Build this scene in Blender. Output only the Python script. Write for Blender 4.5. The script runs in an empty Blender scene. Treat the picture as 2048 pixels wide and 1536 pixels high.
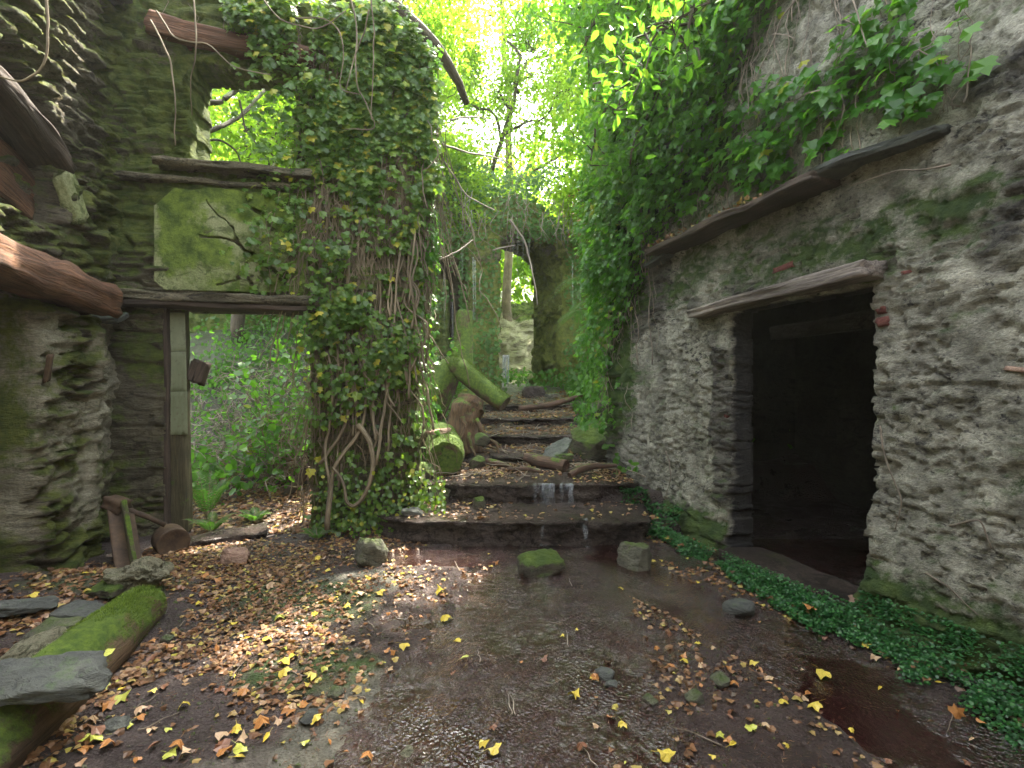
import bpy, math
import numpy as np
R = math.radians
sc = bpy.context.scene
# ------------------------------------------------------------------ camera, world, sun, exposure
H = 1.4                                    # eye height; the camera looks level along +Y
cam_d = bpy.data.cameras.new("camera"); cam = bpy.data.objects.new("camera", cam_d)
sc.collection.objects.link(cam)
cam_d.sensor_width = 36; cam_d.lens = 17.58; cam_d.clip_start = 0.05; cam_d.clip_end = 500
cam.location = (0, 0, H); cam.rotation_euler = (R(90), 0, 0)
sc.camera = cam
SUN_EL, SUN_AZ = 60, 22                    # azimuth measured from +Y towards +X
world = bpy.data.worlds.new("World"); sc.world = world; world.use_nodes = True
wn = world.node_tree
sky = wn.nodes.new("ShaderNodeTexSky"); sky.sky_type = 'NISHITA'; sky.sun_disc = False
sky.sun_elevation = R(SUN_EL); sky.sun_rotation = R(SUN_AZ)
sky.air_density = 1.0; sky.dust_density = 3.0; sky.ozone_density = 0.6
bg = wn.nodes["Background"]; bg.inputs["Strength"].default_value = 0.15
hs = wn.nodes.new("ShaderNodeHueSaturation"); hs.inputs["Saturation"].default_value = .26    # light filtered through cloud and canopy
wn.links.new(sky.outputs[0], hs.inputs["Color"]); wn.links.new(hs.outputs[0], bg.inputs[0])
sl = bpy.data.lights.new("sun", 'SUN'); sl.energy = 3.6; sl.angle = R(0.6); sl.color = (1, .91, .76)
so = bpy.data.objects.new("sun", sl); sc.collection.objects.link(so)
so.rotation_euler = (R(90 - SUN_EL), 0, R(180 - SUN_AZ))
sc.view_settings.view_transform = 'Standard'; sc.view_settings.look = 'None'
sc.view_settings.exposure = 3.2; sc.view_settings.gamma = 1
sc.render.engine = 'CYCLES'
sc.cycles.max_bounces = 8; sc.cycles.transparent_max_bounces = 12
sc.cycles.caustics_reflective = False; sc.cycles.caustics_refractive = False
sc.cycles.use_denoising = True
sc.cycles.sample_clamp_indirect = 6

rng = np.random.default_rng(7)

# ------------------------------------------------------------------ numpy noise
def _h(i, j, k, seed=0):
    n = (i.astype(np.int64) * 374761393 + j.astype(np.int64) * 668265263 + k.astype(np.int64) * 2147483647 + seed * 974634777) & 0xffffffff
    n = ((n ^ (n >> 13)) * 1274126177) & 0xffffffff
    n = ((n ^ (n >> 16)) * 2246822519) & 0xffffffff
    return ((n ^ (n >> 15)) & 0xffffff) / float(0xffffff)
def vnoise(p, seed=0):
    i = np.floor(p); f = p - i; u = f * f * (3 - 2 * f); i = i.astype(np.int64)
    r = 0
    for a in (0, 1):
        for b in (0, 1):
            for c in (0, 1):
                w = (u[:, 0] if a else 1 - u[:, 0]) * (u[:, 1] if b else 1 - u[:, 1]) * (u[:, 2] if c else 1 - u[:, 2])
                r = r + w * _h(i[:, 0] + a, i[:, 1] + b, i[:, 2] + c, seed)
    return r * 2 - 1
def fbm(p, sc_=1.0, octv=4, seed=0, gain=.5):
    p = np.asarray(p, float) * sc_; r = 0; a = 1; t = 0
    for o in range(octv):
        r = r + a * vnoise(p + 17.3 * o, seed + o); t += a; a *= gain; p = p * 2.03
    return r / t
def fbm2(x, y, s=1.0, octv=4, seed=0, gain=.5):
    x = np.asarray(x, float); sh = x.shape
    return fbm(np.stack([x.ravel(), np.broadcast_to(y, sh).ravel(), np.full(x.size, .37)], 1), s, octv, seed, gain).reshape(sh)
def voro(x, y, seed=0):
    """2-D cell noise: distance to the nearest point, gap to the second, a random number per cell"""
    ix = np.floor(x).astype(np.int64); iy = np.floor(y).astype(np.int64)
    f1 = np.full(x.shape, 9.); f2 = np.full(x.shape, 9.); cid = np.zeros(x.shape)
    z = np.zeros_like(ix)
    for a in (-1, 0, 1):
        for b in (-1, 0, 1):
            cx, cy = ix + a, iy + b
            d = np.hypot(cx + .1 + .8 * _h(cx, cy, z, seed) - x, cy + .1 + .8 * _h(cx, cy, z + 1, seed) - y)
            m = d < f1
            f2 = np.where(m, f1, np.minimum(f2, d)); f1 = np.where(m, d, f1)
            cid = np.where(m, _h(cx, cy, z + 2, seed), cid)
    return f1, f2 - f1, cid
def sstep(a, b, x):
    t = np.clip((x - a) / (b - a), 0, 1); return t * t * (3 - 2 * t)

# ------------------------------------------------------------------ mesh helpers
def link(o, parent=None):
    sc.collection.objects.link(o)
    if parent is not None: o.parent = parent
    return o
def mesh_data(name, V, F, mat, smooth=True, attrs=None):
    V = np.asarray(V, np.float32); FL = F if isinstance(F, list) else [F]
    FL = [np.asarray(f, np.int32) for f in FL if len(f)]
    me = bpy.data.meshes.new(name)
    me.vertices.add(len(V)); me.vertices.foreach_set("co", V.ravel())
    li = np.concatenate([f.ravel() for f in FL]); n = sum(len(f) for f in FL)
    tot = np.concatenate([np.full(len(f), f.shape[1], np.int32) for f in FL])
    st = np.concatenate([[0], np.cumsum(tot)[:-1]]).astype(np.int32)
    me.loops.add(len(li)); me.loops.foreach_set("vertex_index", li)
    me.polygons.add(n); me.polygons.foreach_set("loop_start", st); me.polygons.foreach_set("loop_total", tot)
    me.polygons.foreach_set("use_smooth", np.full(n, bool(smooth)))
    if attrs:
        for k, a in attrs.items():
            a = np.asarray(a, np.float32)
            if a.ndim == 2: at = me.attributes.new(k, 'FLOAT_VECTOR', 'POINT'); at.data.foreach_set("vector", a.ravel())
            else: at = me.attributes.new(k, 'FLOAT', 'POINT'); at.data.foreach_set("value", a)
    if mat: me.materials.append(mat)
    me.update(calc_edges=True)
    return me
def mk(name, V, F, mat, parent=None, smooth=True, attrs=None):
    return link(bpy.data.objects.new(name, mesh_data(name, V, F, mat, smooth, attrs)), parent)
def tag(o, label, cat, group=None, kind=None):
    if label: o["label"] = label
    if cat: o["category"] = cat
    if group: o["group"] = group
    if kind: o["kind"] = kind
    return o
def empty(name, label, cat, loc=(0, 0, 0), group=None):
    o = bpy.data.objects.new(name, None); o.empty_display_size = .1; o.location = loc; link(o)
    return tag(o, label, cat, group)
def struct(o): o["kind"] = "structure"; return o

def norm(v):
    v = np.asarray(v, float); return v / np.maximum(np.linalg.norm(v, axis=-1, keepdims=True), 1e-9)
def tubes(lines, sides=5):
    """lines: list of (points n x 3, radii n). One merged tapering tube mesh, ends closed."""
    VV, FQ, FT, base, GC = [], [], [], 0, []
    ang = np.arange(sides) * 2 * np.pi / sides
    for P, r in lines:
        P = np.asarray(P, float); r = np.broadcast_to(np.asarray(r, float), (len(P),))
        T = norm(np.gradient(P, axis=0)); ref = np.array([.31, .57, .76]) if abs(T[0] @ [.31, .57, .76]) < .9 else np.array([1., 0, 0])
        A = norm(np.cross(T, ref)); B = np.cross(T, A)
        ring = P[:, None] + r[:, None, None] * (np.cos(ang)[None, :, None] * A[:, None] + np.sin(ang)[None, :, None] * B[:, None])
        n = len(P); VV.append(ring.reshape(-1, 3))
        cl = np.concatenate([[0], np.cumsum(np.linalg.norm(np.diff(P, axis=0), axis=1))]) + base * .37
        GC.append(np.stack([np.broadcast_to(cl[:, None], (n, sides)), r[:, None] * np.cos(ang), r[:, None] * np.sin(ang)], -1).reshape(-1, 3)); GC.append(np.array([[cl[0], 0, 0], [cl[-1], 0, 0]]))
        i = np.arange(n - 1)[:, None] * sides; j = np.arange(sides)[None]; j2 = (j + 1) % sides
        FQ.append((base + np.stack([i + j, i + j2, i + sides + j2, i + sides + j], -1)).reshape(-1, 4))
        VV.append(P[[0, -1]]); c = base + n * sides
        jj = np.arange(sides); kk = (jj + 1) % sides
        FT.append(np.stack([np.full(sides, c), base + kk, base + jj], 1))
        e = base + (n - 1) * sides
        FT.append(np.stack([np.full(sides, c + 1), e + jj, e + kk], 1))
        base += n * sides + 2
    return np.concatenate(VV), [np.concatenate(FQ), np.concatenate(FT)], np.concatenate(GC)
def tube_obj(name, lines, mat, parent=None, sides=5):
    V, F, G = tubes(lines, sides); return mk(name, V, F, mat, parent, attrs={'gc': G})
def wander(a, b, n, amp, seed=0, s=1.0):
    """a bent path from a to b"""
    a, b = np.asarray(a, float), np.asarray(b, float); t = np.linspace(0, 1, n)[:, None]
    P = a + (b - a) * t; k = np.linspace(0, 1, n) * s * max(2., n / 4)
    o = np.stack([fbm(np.stack([k, k * 0 + seed * 7.7, k * 0 + c * 3.1], 1), 1, 3, 11 + c) for c in range(3)], 1)
    return P + o * amp * np.sin(np.pi * np.clip(t, 0, 1)) ** .5
def scatter(tv, tf, pos, ydir, nrm, size, extra=None):
    """copies of one small template into one mesh"""
    pos = np.asarray(pos, float); n = len(pos); Y = norm(ydir)
    Nn = np.asarray(nrm, float); Nn = norm(Nn - (Nn * Y).sum(1, keepdims=True) * Y); X = np.cross(Y, Nn)
    S = np.broadcast_to(np.asarray(size, float).reshape(-1, 1, 1), (n, 1, 1)); tv = np.asarray(tv, float)
    V = pos[:, None] + S * (tv[None, :, :1] * X[:, None] + tv[None, :, 1:2] * Y[:, None] + tv[None, :, 2:3] * Nn[:, None])
    F = (np.arange(n) * len(tv))[:, None, None] + np.asarray(tf)[None]
    at = np.repeat(rng.random(n) if extra is None else extra, len(tv))
    return V.reshape(-1, 3), F.reshape(-1, np.asarray(tf).shape[1]), {"rnd": at}
def leafy(name, tpl, pos, ydir, nrm, size, mat, parent=None, extra=None):
    V, F, A = scatter(tpl[0], tpl[1], pos, ydir, nrm, size, extra)
    return mk(name, V, F, mat, parent, smooth=False, attrs=A)
def rdir(n, r=None): return norm((r or rng).normal(size=(n, 3)))

def fan(outline, curl=.12):
    o = np.array(outline, float); v = [(0, .45, 0)] + [(x, y, -curl * (x * x) * 4 + .05 * math.sin(7 * x + 5 * y)) for x, y in o]
    n = len(o); return np.array(v), np.array([(0, 1 + i, 1 + (i + 1) % n) for i in range(n)])
IVY = fan([(0, 0), (.3, -.08), (.52, .12), (.36, .34), (.5, .6), (.22, .62), (0, 1), (-.22, .62), (-.5, .6), (-.36, .34), (-.52, .12), (-.3, -.08)])
OVAL = (np.array([(0, 0, 0), (.24, .3, .07), (.2, .68, .06), (0, 1, -.08), (-.2, .68, .06), (-.24, .3, .07)]), np.array([(0, 1, 2), (0, 2, 3), (0, 3, 4), (0, 4, 5)]))
ROUND = (np.array([(0, 0, 0), (.42, .25, .06), (.4, .75, .05), (0, 1, 0), (-.4, .75, .05), (-.42, .25, .06)]), np.array([(0, 1, 2), (0, 2, 3), (0, 3, 4), (0, 4, 5)]))
BLADE = (np.array([(-.06, 0, 0), (.06, 0, 0), (.03, .6, .08), (0, 1, .25)]), np.array([(0, 1, 2), (0, 2, 3)]))
MAPLE = fan([(0, 0), (.16, -.02), (.38, .02), (.40, .2), (.54, .44), (.40, .56), (.26, .70), (.1, .9), (0, 1), (-.14, .86), (-.27, .68), (-.42, .58), (-.52, .40), (-.38, .2), (-.36, .03), (-.14, -.03)], .25)

# ------------------------------------------------------------------ materials
class NT:
    def __init__(s, name):
        s.m = bpy.data.materials.new(name); s.m.use_nodes = True; s.t = s.m.node_tree
        s.b = s.t.nodes["Principled BSDF"]; s.out = s.t.nodes["Material Output"]
    def n(s, kind, **kw):
        q = s.t.nodes.new("ShaderNode" + kind)
        for k, v in kw.items(): setattr(q, k, v)
        return q
    def l(s, a, b): s.t.links.new(a, b)
    def put(s, sock, v):
        if hasattr(v, "is_linked") or hasattr(v, "links"): s.l(v, sock)
        else: sock.default_value = v
    def coord(s, sx=1, sy=1, sz=1):
        tc = s.n("TexCoord"); mp = s.n("Mapping"); mp.inputs["Scale"].default_value = (sx, sy, sz)
        s.l(tc.outputs["Object"], mp.inputs["Vector"]); return mp.outputs[0]
    def noise(s, scale, det=6, rough=.6, vec=None, dist=0):
        q = s.n("TexNoise"); q.inputs["Scale"].default_value = scale; q.inputs["Detail"].default_value = det
        q.inputs["Roughness"].default_value = rough; q.inputs["Distortion"].default_value = dist
        s.l(vec or s.coord(), q.inputs["Vector"]); return q.outputs["Fac"]
    def vor(s, scale, vec=None, feature='F1', out="Distance"):
        q = s.n("TexVoronoi", feature=feature); q.inputs["Scale"].default_value = scale
        s.l(vec or s.coord(), q.inputs["Vector"]); return q.outputs[out]
    def ramp(s, fac, *stops):
        q = s.n("ValToRGB"); e = q.color_ramp.elements
        while len(e) < len(stops): e.new(.5)
        for el, (p, c) in zip(e, stops):
            el.position = p; el.color = (c, c, c, 1) if isinstance(c, (int, float)) else (*c, 1)
        s.l(fac, q.inputs[0]); return q.outputs[0]
    def mix(s, f, a, b, mode='MIX'):
        q = s.n("MixRGB", blend_type=mode); s.put(q.inputs[0], f)
        for k, v in ((1, a), (2, b)):
            if isinstance(v, tuple): v = (*v, 1)
            s.put(q.inputs[k], v)
        return q.outputs[0]
    def math(s, op, a, b=0.0, clamp=False):
        q = s.n("Math", operation=op, use_clamp=clamp); s.put(q.inputs[0], a); s.put(q.inputs[1], b); return q.outputs[0]
    def attr(s, name): q = s.n("Attribute"); q.attribute_name = name; return q.outputs["Fac"]
    def bump(s, h, strength=.6, dist=.02, nrm=None):
        q = s.n("Bump"); q.inputs["Strength"].default_value = strength; q.inputs["Distance"].default_value = dist
        s.l(h, q.inputs["Height"])
        if nrm: s.l(nrm, q.inputs["Normal"])
        return q.outputs[0]
    def fin(s, col, rough=.85, nrm=None, spec=.4):
        s.put(s.b.inputs["Base Color"], (*col, 1) if isinstance(col, tuple) else col)
        s.put(s.b.inputs["Roughness"], rough); s.put(s.b.inputs["Specular IOR Level"], spec)
        if nrm: s.l(nrm, s.b.inputs["Normal"])
        return s.m

def stone(name, c1, c2, dark, moss=(.045, .085, .012), moss2=(.10, .15, .02), amt=.5, zs=2.5, rough=.85, up=.5, pock=.6, bd=.03, sc_=1.0, plaster=None):
    """weathered stone: two tones, dark grain, stretched strata, moss by noise, facing and the 'moss' attribute"""
    q = NT(name); st = q.coord(1, 1, zs)
    a = q.noise(2.2 * sc_, 8, .65); b = q.noise(17 * sc_, 8, .75, st, .4); c = q.noise(60 * sc_, 4, .7, st)
    col = q.mix(q.ramp(a, (.35, 0), (.65, 1)), c1, c2)
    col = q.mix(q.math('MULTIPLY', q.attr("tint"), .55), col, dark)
    if plaster: col = q.mix(q.attr("plaster"), col, q.mix(q.ramp(q.noise(5, 8, .7), (.4, 0), (.62, 1)), *plaster))
    stn = q.ramp(q.noise(1.1, 7, .68, q.coord(1.3, 1.3, .6), .6), (.36, 1), (.60, 0)); col = q.mix(q.math('MULTIPLY', stn, .5), col, q.mix(.35, dark, c1))
    pk = q.ramp(q.math('ADD', b, q.math('MULTIPLY', q.math('SUBTRACT', q.noise(1.7, 4, .6), .5), .35)), (.35, 1), (.46, 0))
    col = q.mix(q.math('MULTIPLY', pk, pock), col, dark)
    col = q.mix(q.math('MULTIPLY', q.ramp(c, (.4, 1), (.6, 0)), .35), col, dark)
    g = q.n("NewGeometry"); sx = q.n("SeparateXYZ"); q.l(g.outputs["Normal"], sx.inputs[0])
    sv = q.noise(6 * sc_, 7, .72, q.coord(1, 1, 1.5 * zs), .7); sl_ = q.ramp(sv, (.40, 1), (.47, 0)); sf = q.math('SUBTRACT', 1.0, q.math('MULTIPLY', q.attr("plaster"), .75))
    col = q.mix(q.math('MULTIPLY', q.math('MULTIPLY', sl_, sf), .8), col, dark)
    m = q.math('ADD', q.noise(1.6, 8, .7, None, .3), q.math('MULTIPLY', sx.outputs[2], up * .3))
    m = q.math('ADD', m, q.math('MULTIPLY', q.attr("moss"), .5))
    m = q.math('ADD', m, q.math('MULTIPLY', q.noise(28, 6, .75), .22))
    mf = q.ramp(m, (.93 - amt * .5, 0), (1.06 - amt * .5, 1))
    mc = q.mix(q.ramp(q.noise(9, 6, .7), (.38, 0), (.66, 1)), moss, moss2)
    col = q.mix(mf, col, mc)
    h = q.math('ADD', q.math('MULTIPLY', b, 1.0), q.math('MULTIPLY', c, .45))
    h = q.math('ADD', h, q.math('MULTIPLY', q.math('MULTIPLY', sv, sf), 1.6))
    h = q.math('ADD', h, q.math('MULTIPLY', q.math('MULTIPLY', q.noise(170, 3, .7), mf), .35))
    return q.fin(col, rough, q.bump(h, 1.0, bd * 1.5))
def wood(name, c1, c2, axis=0, moss=0., rough=.75):
    q = NT(name); ga = q.n("Attribute"); ga.attribute_name = "gc"; mp = q.n("Mapping"); mp.inputs["Scale"].default_value = (1.6, 34, 34); q.l(ga.outputs["Vector"], mp.inputs["Vector"]); v = mp.outputs[0]
    a = q.noise(2.2, 8, .7, v, .6); b = q.noise(3, 6, .6)
    col = q.mix(q.ramp(a, (.38, 0), (.62, 1)), c1, c2); col = q.mix(q.math('MULTIPLY', q.ramp(b, (.4, 1), (.6, 0)), .5), col, tuple(x * .4 for x in c1))
    if moss: 
        g = q.n("NewGeometry"); sx = q.n("SeparateXYZ"); q.l(g.outputs["Normal"], sx.inputs[0])
        m = q.math('ADD', q.noise(5, 8, .75), q.math('MULTIPLY', sx.outputs[2], .22))
        mf = q.ramp(m, (.75 - moss * .5, 0), (.85 - moss * .5, 1))
        mc = q.mix(q.ramp(q.noise(25, 6, .7), (.35, 0), (.65, 1)), (.04, .085, .008), (.13, .20, .02)); col = q.mix(mf, col, mc)
        a = q.math('ADD', a, q.math('MULTIPLY', q.math('MULTIPLY', q.noise(120, 4, .8), mf), .9))
    return q.fin(col, rough, q.bump(q.math('ADD', a, q.math('MULTIPLY', b, .5)), .9, .02))
def leafmat(name, stops, trans, gloss=.35, tmix=.45, spec=.5):
    q = NT(name); r = q.attr("rnd"); col = q.ramp(r, *stops)
    col = q.mix(q.math('MULTIPLY', q.noise(40, 3), .35), col, (.02, .03, .008), 'MIX')
    q.fin(col, gloss, None, spec)
    t = q.n("BsdfTranslucent"); q.l(q.mix(.75, col, trans), t.inputs[0])
    m = q.n("MixShader"); m.inputs[0].default_value = tmix
    q.l(q.b.outputs[0], m.inputs[1]); q.l(t.outputs[0], m.inputs[2]); q.l(m.outputs[0], q.out.inputs[0]); return q.m

M = {}
M['front'] = stone("slate_masonry_mossy", (.17, .155, .10), (.40, .35, .22), (.035, .03, .024), amt=.38, moss=(.055, .09, .012), moss2=(.16, .20, .035), zs=2.4)
M['left'] = stone("slate_masonry", (.20, .17, .115), (.36, .31, .21), (.05, .042, .032), amt=.36, moss=(.06, .09, .014), moss2=(.17, .19, .035), zs=2.4, plaster=((.32, .30, .21), (.62, .58, .43)))
M['inner_shade'] = stone("shade_toned_inner_wall", (.03, .027, .022), (.06, .055, .042), (.012, .011, .01), amt=.1, zs=1.5)  # near-black colour stands in for the shade of the unlit room
M['right'] = stone("weathered_render", (.20, .19, .165), (.30, .285, .23), (.035, .033, .035), amt=.30, moss=(.035, .07, .018), moss2=(.09, .14, .03), zs=1.7, pock=.95, bd=.034, plaster=((.30, .295, .235), (.68, .66, .54)))
M['panel'] = stone("mossy_plaster", (.36, .38, .20), (.26, .30, .12), (.05, .065, .02), amt=.62, moss=(.05, .085, .012), moss2=(.17, .24, .035), zs=1, pock=.25, bd=.008, up=0)
M['arch'] = stone("overgrown_arch_stone", (.22, .19, .13), (.36, .32, .22), (.05, .042, .028), amt=.66, moss=(.09, .12, .02), moss2=(.25, .28, .06), zs=1)
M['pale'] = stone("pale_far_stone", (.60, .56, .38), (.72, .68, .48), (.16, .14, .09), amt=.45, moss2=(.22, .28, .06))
M['step'] = stone("wet_step_stone", (.05, .036, .032), (.15, .115, .10), (.018, .012, .012), amt=.22, moss=(.03, .05, .01), moss2=(.08, .09, .02), zs=1, rough=.24, bd=.035)
M['dryrock'] = stone("grey_green_rock", (.16, .16, .12), (.28, .27, .2), (.05, .05, .04), amt=.55, zs=2, bd=.015, sc_=2)
M['mossrock'] = stone("mossy_rock", (.10, .09, .07), (.2, .18, .13), (.03, .028, .02), amt=.62, up=1, zs=2, bd=.015, sc_=2)
M['slate'] = stone("grey_slate", (.075, .08, .075), (.15, .16, .14), (.05, .055, .055), amt=.38, zs=4, bd=.01, sc_=1.6, moss2=(.12, .2, .08))
M['pinkrock'] = stone("pinkish_rock", (.42, .27, .20), (.5, .36, .27), (.18, .1, .08), amt=.05, zs=2, bd=.01, sc_=2)
M['rubble'] = stone("pale_mortar_rubble", (.45, .43, .30), (.55, .52, .37), (.08, .08, .045), amt=.4, zs=1, bd=.04, sc_=3)
M['brick'] = stone("red_brick", (.20, .065, .05), (.28, .10, .08), (.07, .03, .03), amt=.1, zs=1, sc_=3, bd=.01)
M['orangewood'] = wood("rotting_orange_timber", (.07, .035, .022), (.24, .115, .06), 1)
M['darkwood'] = wood("dark_timber", (.045, .033, .026), (.11, .08, .06), 0)
M['greywood'] = wood("grey_timber", (.12, .10, .09), (.36, .31, .27), 0)
M['postwood'] = wood("door_post_timber", (.05, .045, .025), (.13, .11, .06), 2, .3)
M['mosslog'] = wood("mossy_log_bark", (.06, .038, .022), (.17, .11, .06), 1, .40)
M['mossy'] = wood("deep_moss_on_wood", (.06, .038, .022), (.15, .10, .055), 1, .72)
M['barklog'] = wood("wet_bark", (.05, .03, .022), (.16, .09, .06), 0, .1)
M['stump'] = wood("rotten_stump_wood", (.06, .034, .02), (.20, .115, .06), 2, .25)
M['branch'] = wood("dark_branch_bark", (.045, .035, .022), (.12, .10, .06), 0, .35)
M['vine'] = wood("tan_vine_bark", (.13, .10, .06), (.36, .29, .19), 2, .1)
M['twig'] = wood("dry_twig", (.16, .13, .10), (.42, .35, .28), 0)
M['rust'] = NT("rusty_iron"); q = M['rust']; M['rust'] = q.fin(q.mix(q.ramp(q.noise(9, 8, .7), (.35, 0), (.65, 1)), (.035, .024, .018), (.10, .062, .036)), .8, q.bump(q.noise(30, 6), .6, .01))
q = NT("riveted_metal_plate"); c = q.mix(q.ramp(q.noise(4, 8, .7, q.coord(1, 1, .4)), (.35, 0), (.7, 1)), (.13, .15, .085), (.25, .28, .18))
M['plate'] = q.fin(q.mix(q.ramp(q.noise(18, 8, .7), (.55, 0), (.75, 1)), c, (.08, .06, .04)), .6, q.bump(q.noise(6, 4), .4, .01))
# ground
q = NT("wet_soil"); a = q.noise(1.5, 8, .7); f = q.noise(45, 6, .75); v = q.vor(70, None, 'F1')
col = q.mix(q.ramp(a, (.35, 0), (.65, 1)), (.020, .012, .013), (.055, .035, .033))
col = q.mix(q.ramp(q.noise(130, 4, .8), (.55, 0), (.72, .8)), col, (.19, .15, .13))
col = q.mix(q.attr("path"), col, q.mix(q.ramp(q.noise(8, 8, .75), (.4, 0), (.6, 1)), (.085, .08, .062), (.17, .16, .13)))
col = q.mix(q.math('MULTIPLY', q.attr("moss"), q.ramp(q.noise(7, 8, .75), (.36, 0), (.55, 1))), col, q.mix(q.noise(30, 4), (.018, .04, .008), (.06, .10, .02)))
rg = q.math('ADD', q.math('MULTIPLY', q.ramp(q.noise(3, 6, .7), (.4, 0), (.6, 1)), .35), q.math('MULTIPLY', q.attr("dry"), .35)); rg = q.math('ADD', rg, .13)
M['soil'] = q.fin(col, rg, q.bump(q.math('ADD', f, q.math('MULTIPLY', v, .6)), 1.0, .024), .6)
# water: a thin peat-brown film with flow ripples
q = NT("peaty_stream_water")
def wv(ang, sc_, dist):
    tc = q.n("TexCoord"); mp = q.n("Mapping"); mp.inputs["Rotation"].default_value = (0, 0, R(ang)); q.l(tc.outputs["Object"], mp.inputs["Vector"])
    w = q.n("TexWave", wave_type='BANDS', bands_direction='X', wave_profile='SIN'); w.inputs["Scale"].default_value = sc_; w.inputs["Distortion"].default_value = dist; w.inputs["Detail"].default_value = 3; w.inputs["Detail Scale"].default_value = 1.1; w.inputs["Detail Roughness"].default_value = .6
    q.l(mp.outputs[0], w.inputs["Vector"]); return w.outputs["Fac"]
calm = q.ramp(q.noise(1.6, 3, .5), (.38, .15), (.60, 1))
n1 = q.noise(22, 5, .6, q.coord(1.3, .8, 1), 1.2)
hh = q.math('MULTIPLY', q.math('ADD', q.math('MULTIPLY', q.math('ADD', wv(34, 12, 13), wv(-44, 10, 15)), q.ramp(q.noise(1.9, 4, .6), (.42, 0), (.54, .42))), n1), calm)
bn = q.bump(hh, 1.0, .024)
gl = q.n("BsdfGlossy"); gl.inputs["Roughness"].default_value = .04; gl.inputs["Color"].default_value = (1, 1, 1, 1); q.l(bn, gl.inputs["Normal"])
tr = q.n("BsdfTransparent"); tr.inputs[0].default_value = (.50, .28, .25, 1)
df = q.n("BsdfDiffuse"); df.inputs[0].default_value = (.045, .013, .013, 1)
fr = q.n("Fresnel"); fr.inputs["IOR"].default_value = 1.38; q.l(bn, fr.inputs["Normal"])
m1 = q.n("MixShader"); m1.inputs[0].default_value = .35; q.l(tr.outputs[0], m1.inputs[1]); q.l(df.outputs[0], m1.inputs[2])
m2 = q.n("MixShader"); q.l(q.math('MULTIPLY', fr.outputs[0], 2.2, True), m2.inputs[0]); q.l(m1.outputs[0], m2.inputs[1]); q.l(gl.outputs[0], m2.inputs[2]); q.l(m2.outputs[0], q.out.inputs[0]); M['water'] = q.m
q = NT("falling_water"); q.fin((.55, .6, .66), .08); q.b.inputs["Alpha"].default_value = .2; M['fall'] = q.m
# foliage
M['ivy'] = leafmat("ivy_leaf", ((0, (.03, .075, .014)), (.45, (.065, .15, .02)), (.84, (.13, .23, .03)), (.92, (.24, .32, .035)), (1, (.5, .42, .04))), (.34, .6, .03), .42, .38)
M['ivyb'] = leafmat("bright_ivy_leaf", ((0, (.025, .09, .018)), (.5, (.05, .18, .022)), (.95, (.10, .26, .03)), (1, (.42, .36, .03))), (.26, .62, .03), .3, .5)
M['tree'] = leafmat("tree_leaf", ((0, (.035, .08, .012)), (.6, (.07, .14, .015)), (.93, (.13, .2, .02)), (1, (.35, .26, .03))), (.50, .80, .05), .45, .66)
M['cover'] = leafmat("creeping_cover_leaf", ((0, (.012, .06, .022)), (.5, (.025, .12, .035)), (1, (.06, .2, .045))), (.08, .4, .05), .4, .25)
M['grass'] = leafmat("fern_green", ((0, (.03, .09, .015)), (1, (.08, .18, .03))), (.2, .5, .04), .5, .4)
M['litter'] = leafmat("dead_leaf", ((0, (.06, .03, .02)), (.35, (.15, .07, .035)), (.62, (.26, .12, .055)), (.82, (.36, .22, .12)), (.94, (.44, .33, .10)), (1, (.5, .44, .08))), (.4, .2, .05), .45, .2)
for nm, c in (("yellow", (.60, .47, .07)), ("orange", (.42, .19, .06)), ("brown", (.20, .09, .05)), ("tan", (.48, .33, .2)), ("lime", (.46, .48, .09))):
    q = NT(nm + "_dead_leaf"); k = q.ramp(q.noise(22, 6, .7), (.45, 0), (.7, 1)); q.fin(q.mix(k, c, tuple(x * .45 for x in c)), .42); M['l_' + nm] = q.m

# ------------------------------------------------------------------ terrain
_y = [-3, 4.4, 4.95, 5.05, 6.5, 6.6, 7.2, 7.35, 8.0, 8.15, 9.0, 9.1, 10.5, 12, 14, 20, 30, 60, 200]
_c = [0, 0, .12, .30, .38, .47, .52, .64, .70, .84, .90, 1.02, 1.32, 1.38, 1.5, 4.5, 10, 22, 40]
_yl = [-3, 4.7, 6.0, 7.0, 8.0, 9.0, 10, 12, 20, 40, 200]
_l = [0, .02, .15, .42, 1.0, 1.8, 2.5, 3.6, 7.5, 15, 40]
def wallx(y): return 1.195 + .311 * (6.1 - y)          # the right wall's face
def chan(x, y):
    """how deep in the stream bed a floor point lies, 0..1"""
    c1 = .30 - .10 * (4.3 - y) + .08 * np.sin(y * 2.1); w1 = .42 + .10 * (4.3 - y)
    c2 = .75 + .44 * (4.1 - y) + .05 * np.sin(y * 3); w2 = .25 + .05 * (4.1 - y)
    a = 1 - sstep(.75, 1.15, np.abs(x - c1) / w1); b = 1 - sstep(.7, 1.2, np.abs(x - c2) / w2)
    e = (1 - sstep(.0, .3, np.abs(y - 4.05))) * (1 - sstep(1.3, 1.9, np.abs(x - .1)))
    k = np.maximum(np.maximum(a, b), e); return np.clip(k + .9 * fbm2(x, y, 2.6, 4, 33) * sstep(0, .4, k) , 0, 1) * (y < 4.6)
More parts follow.
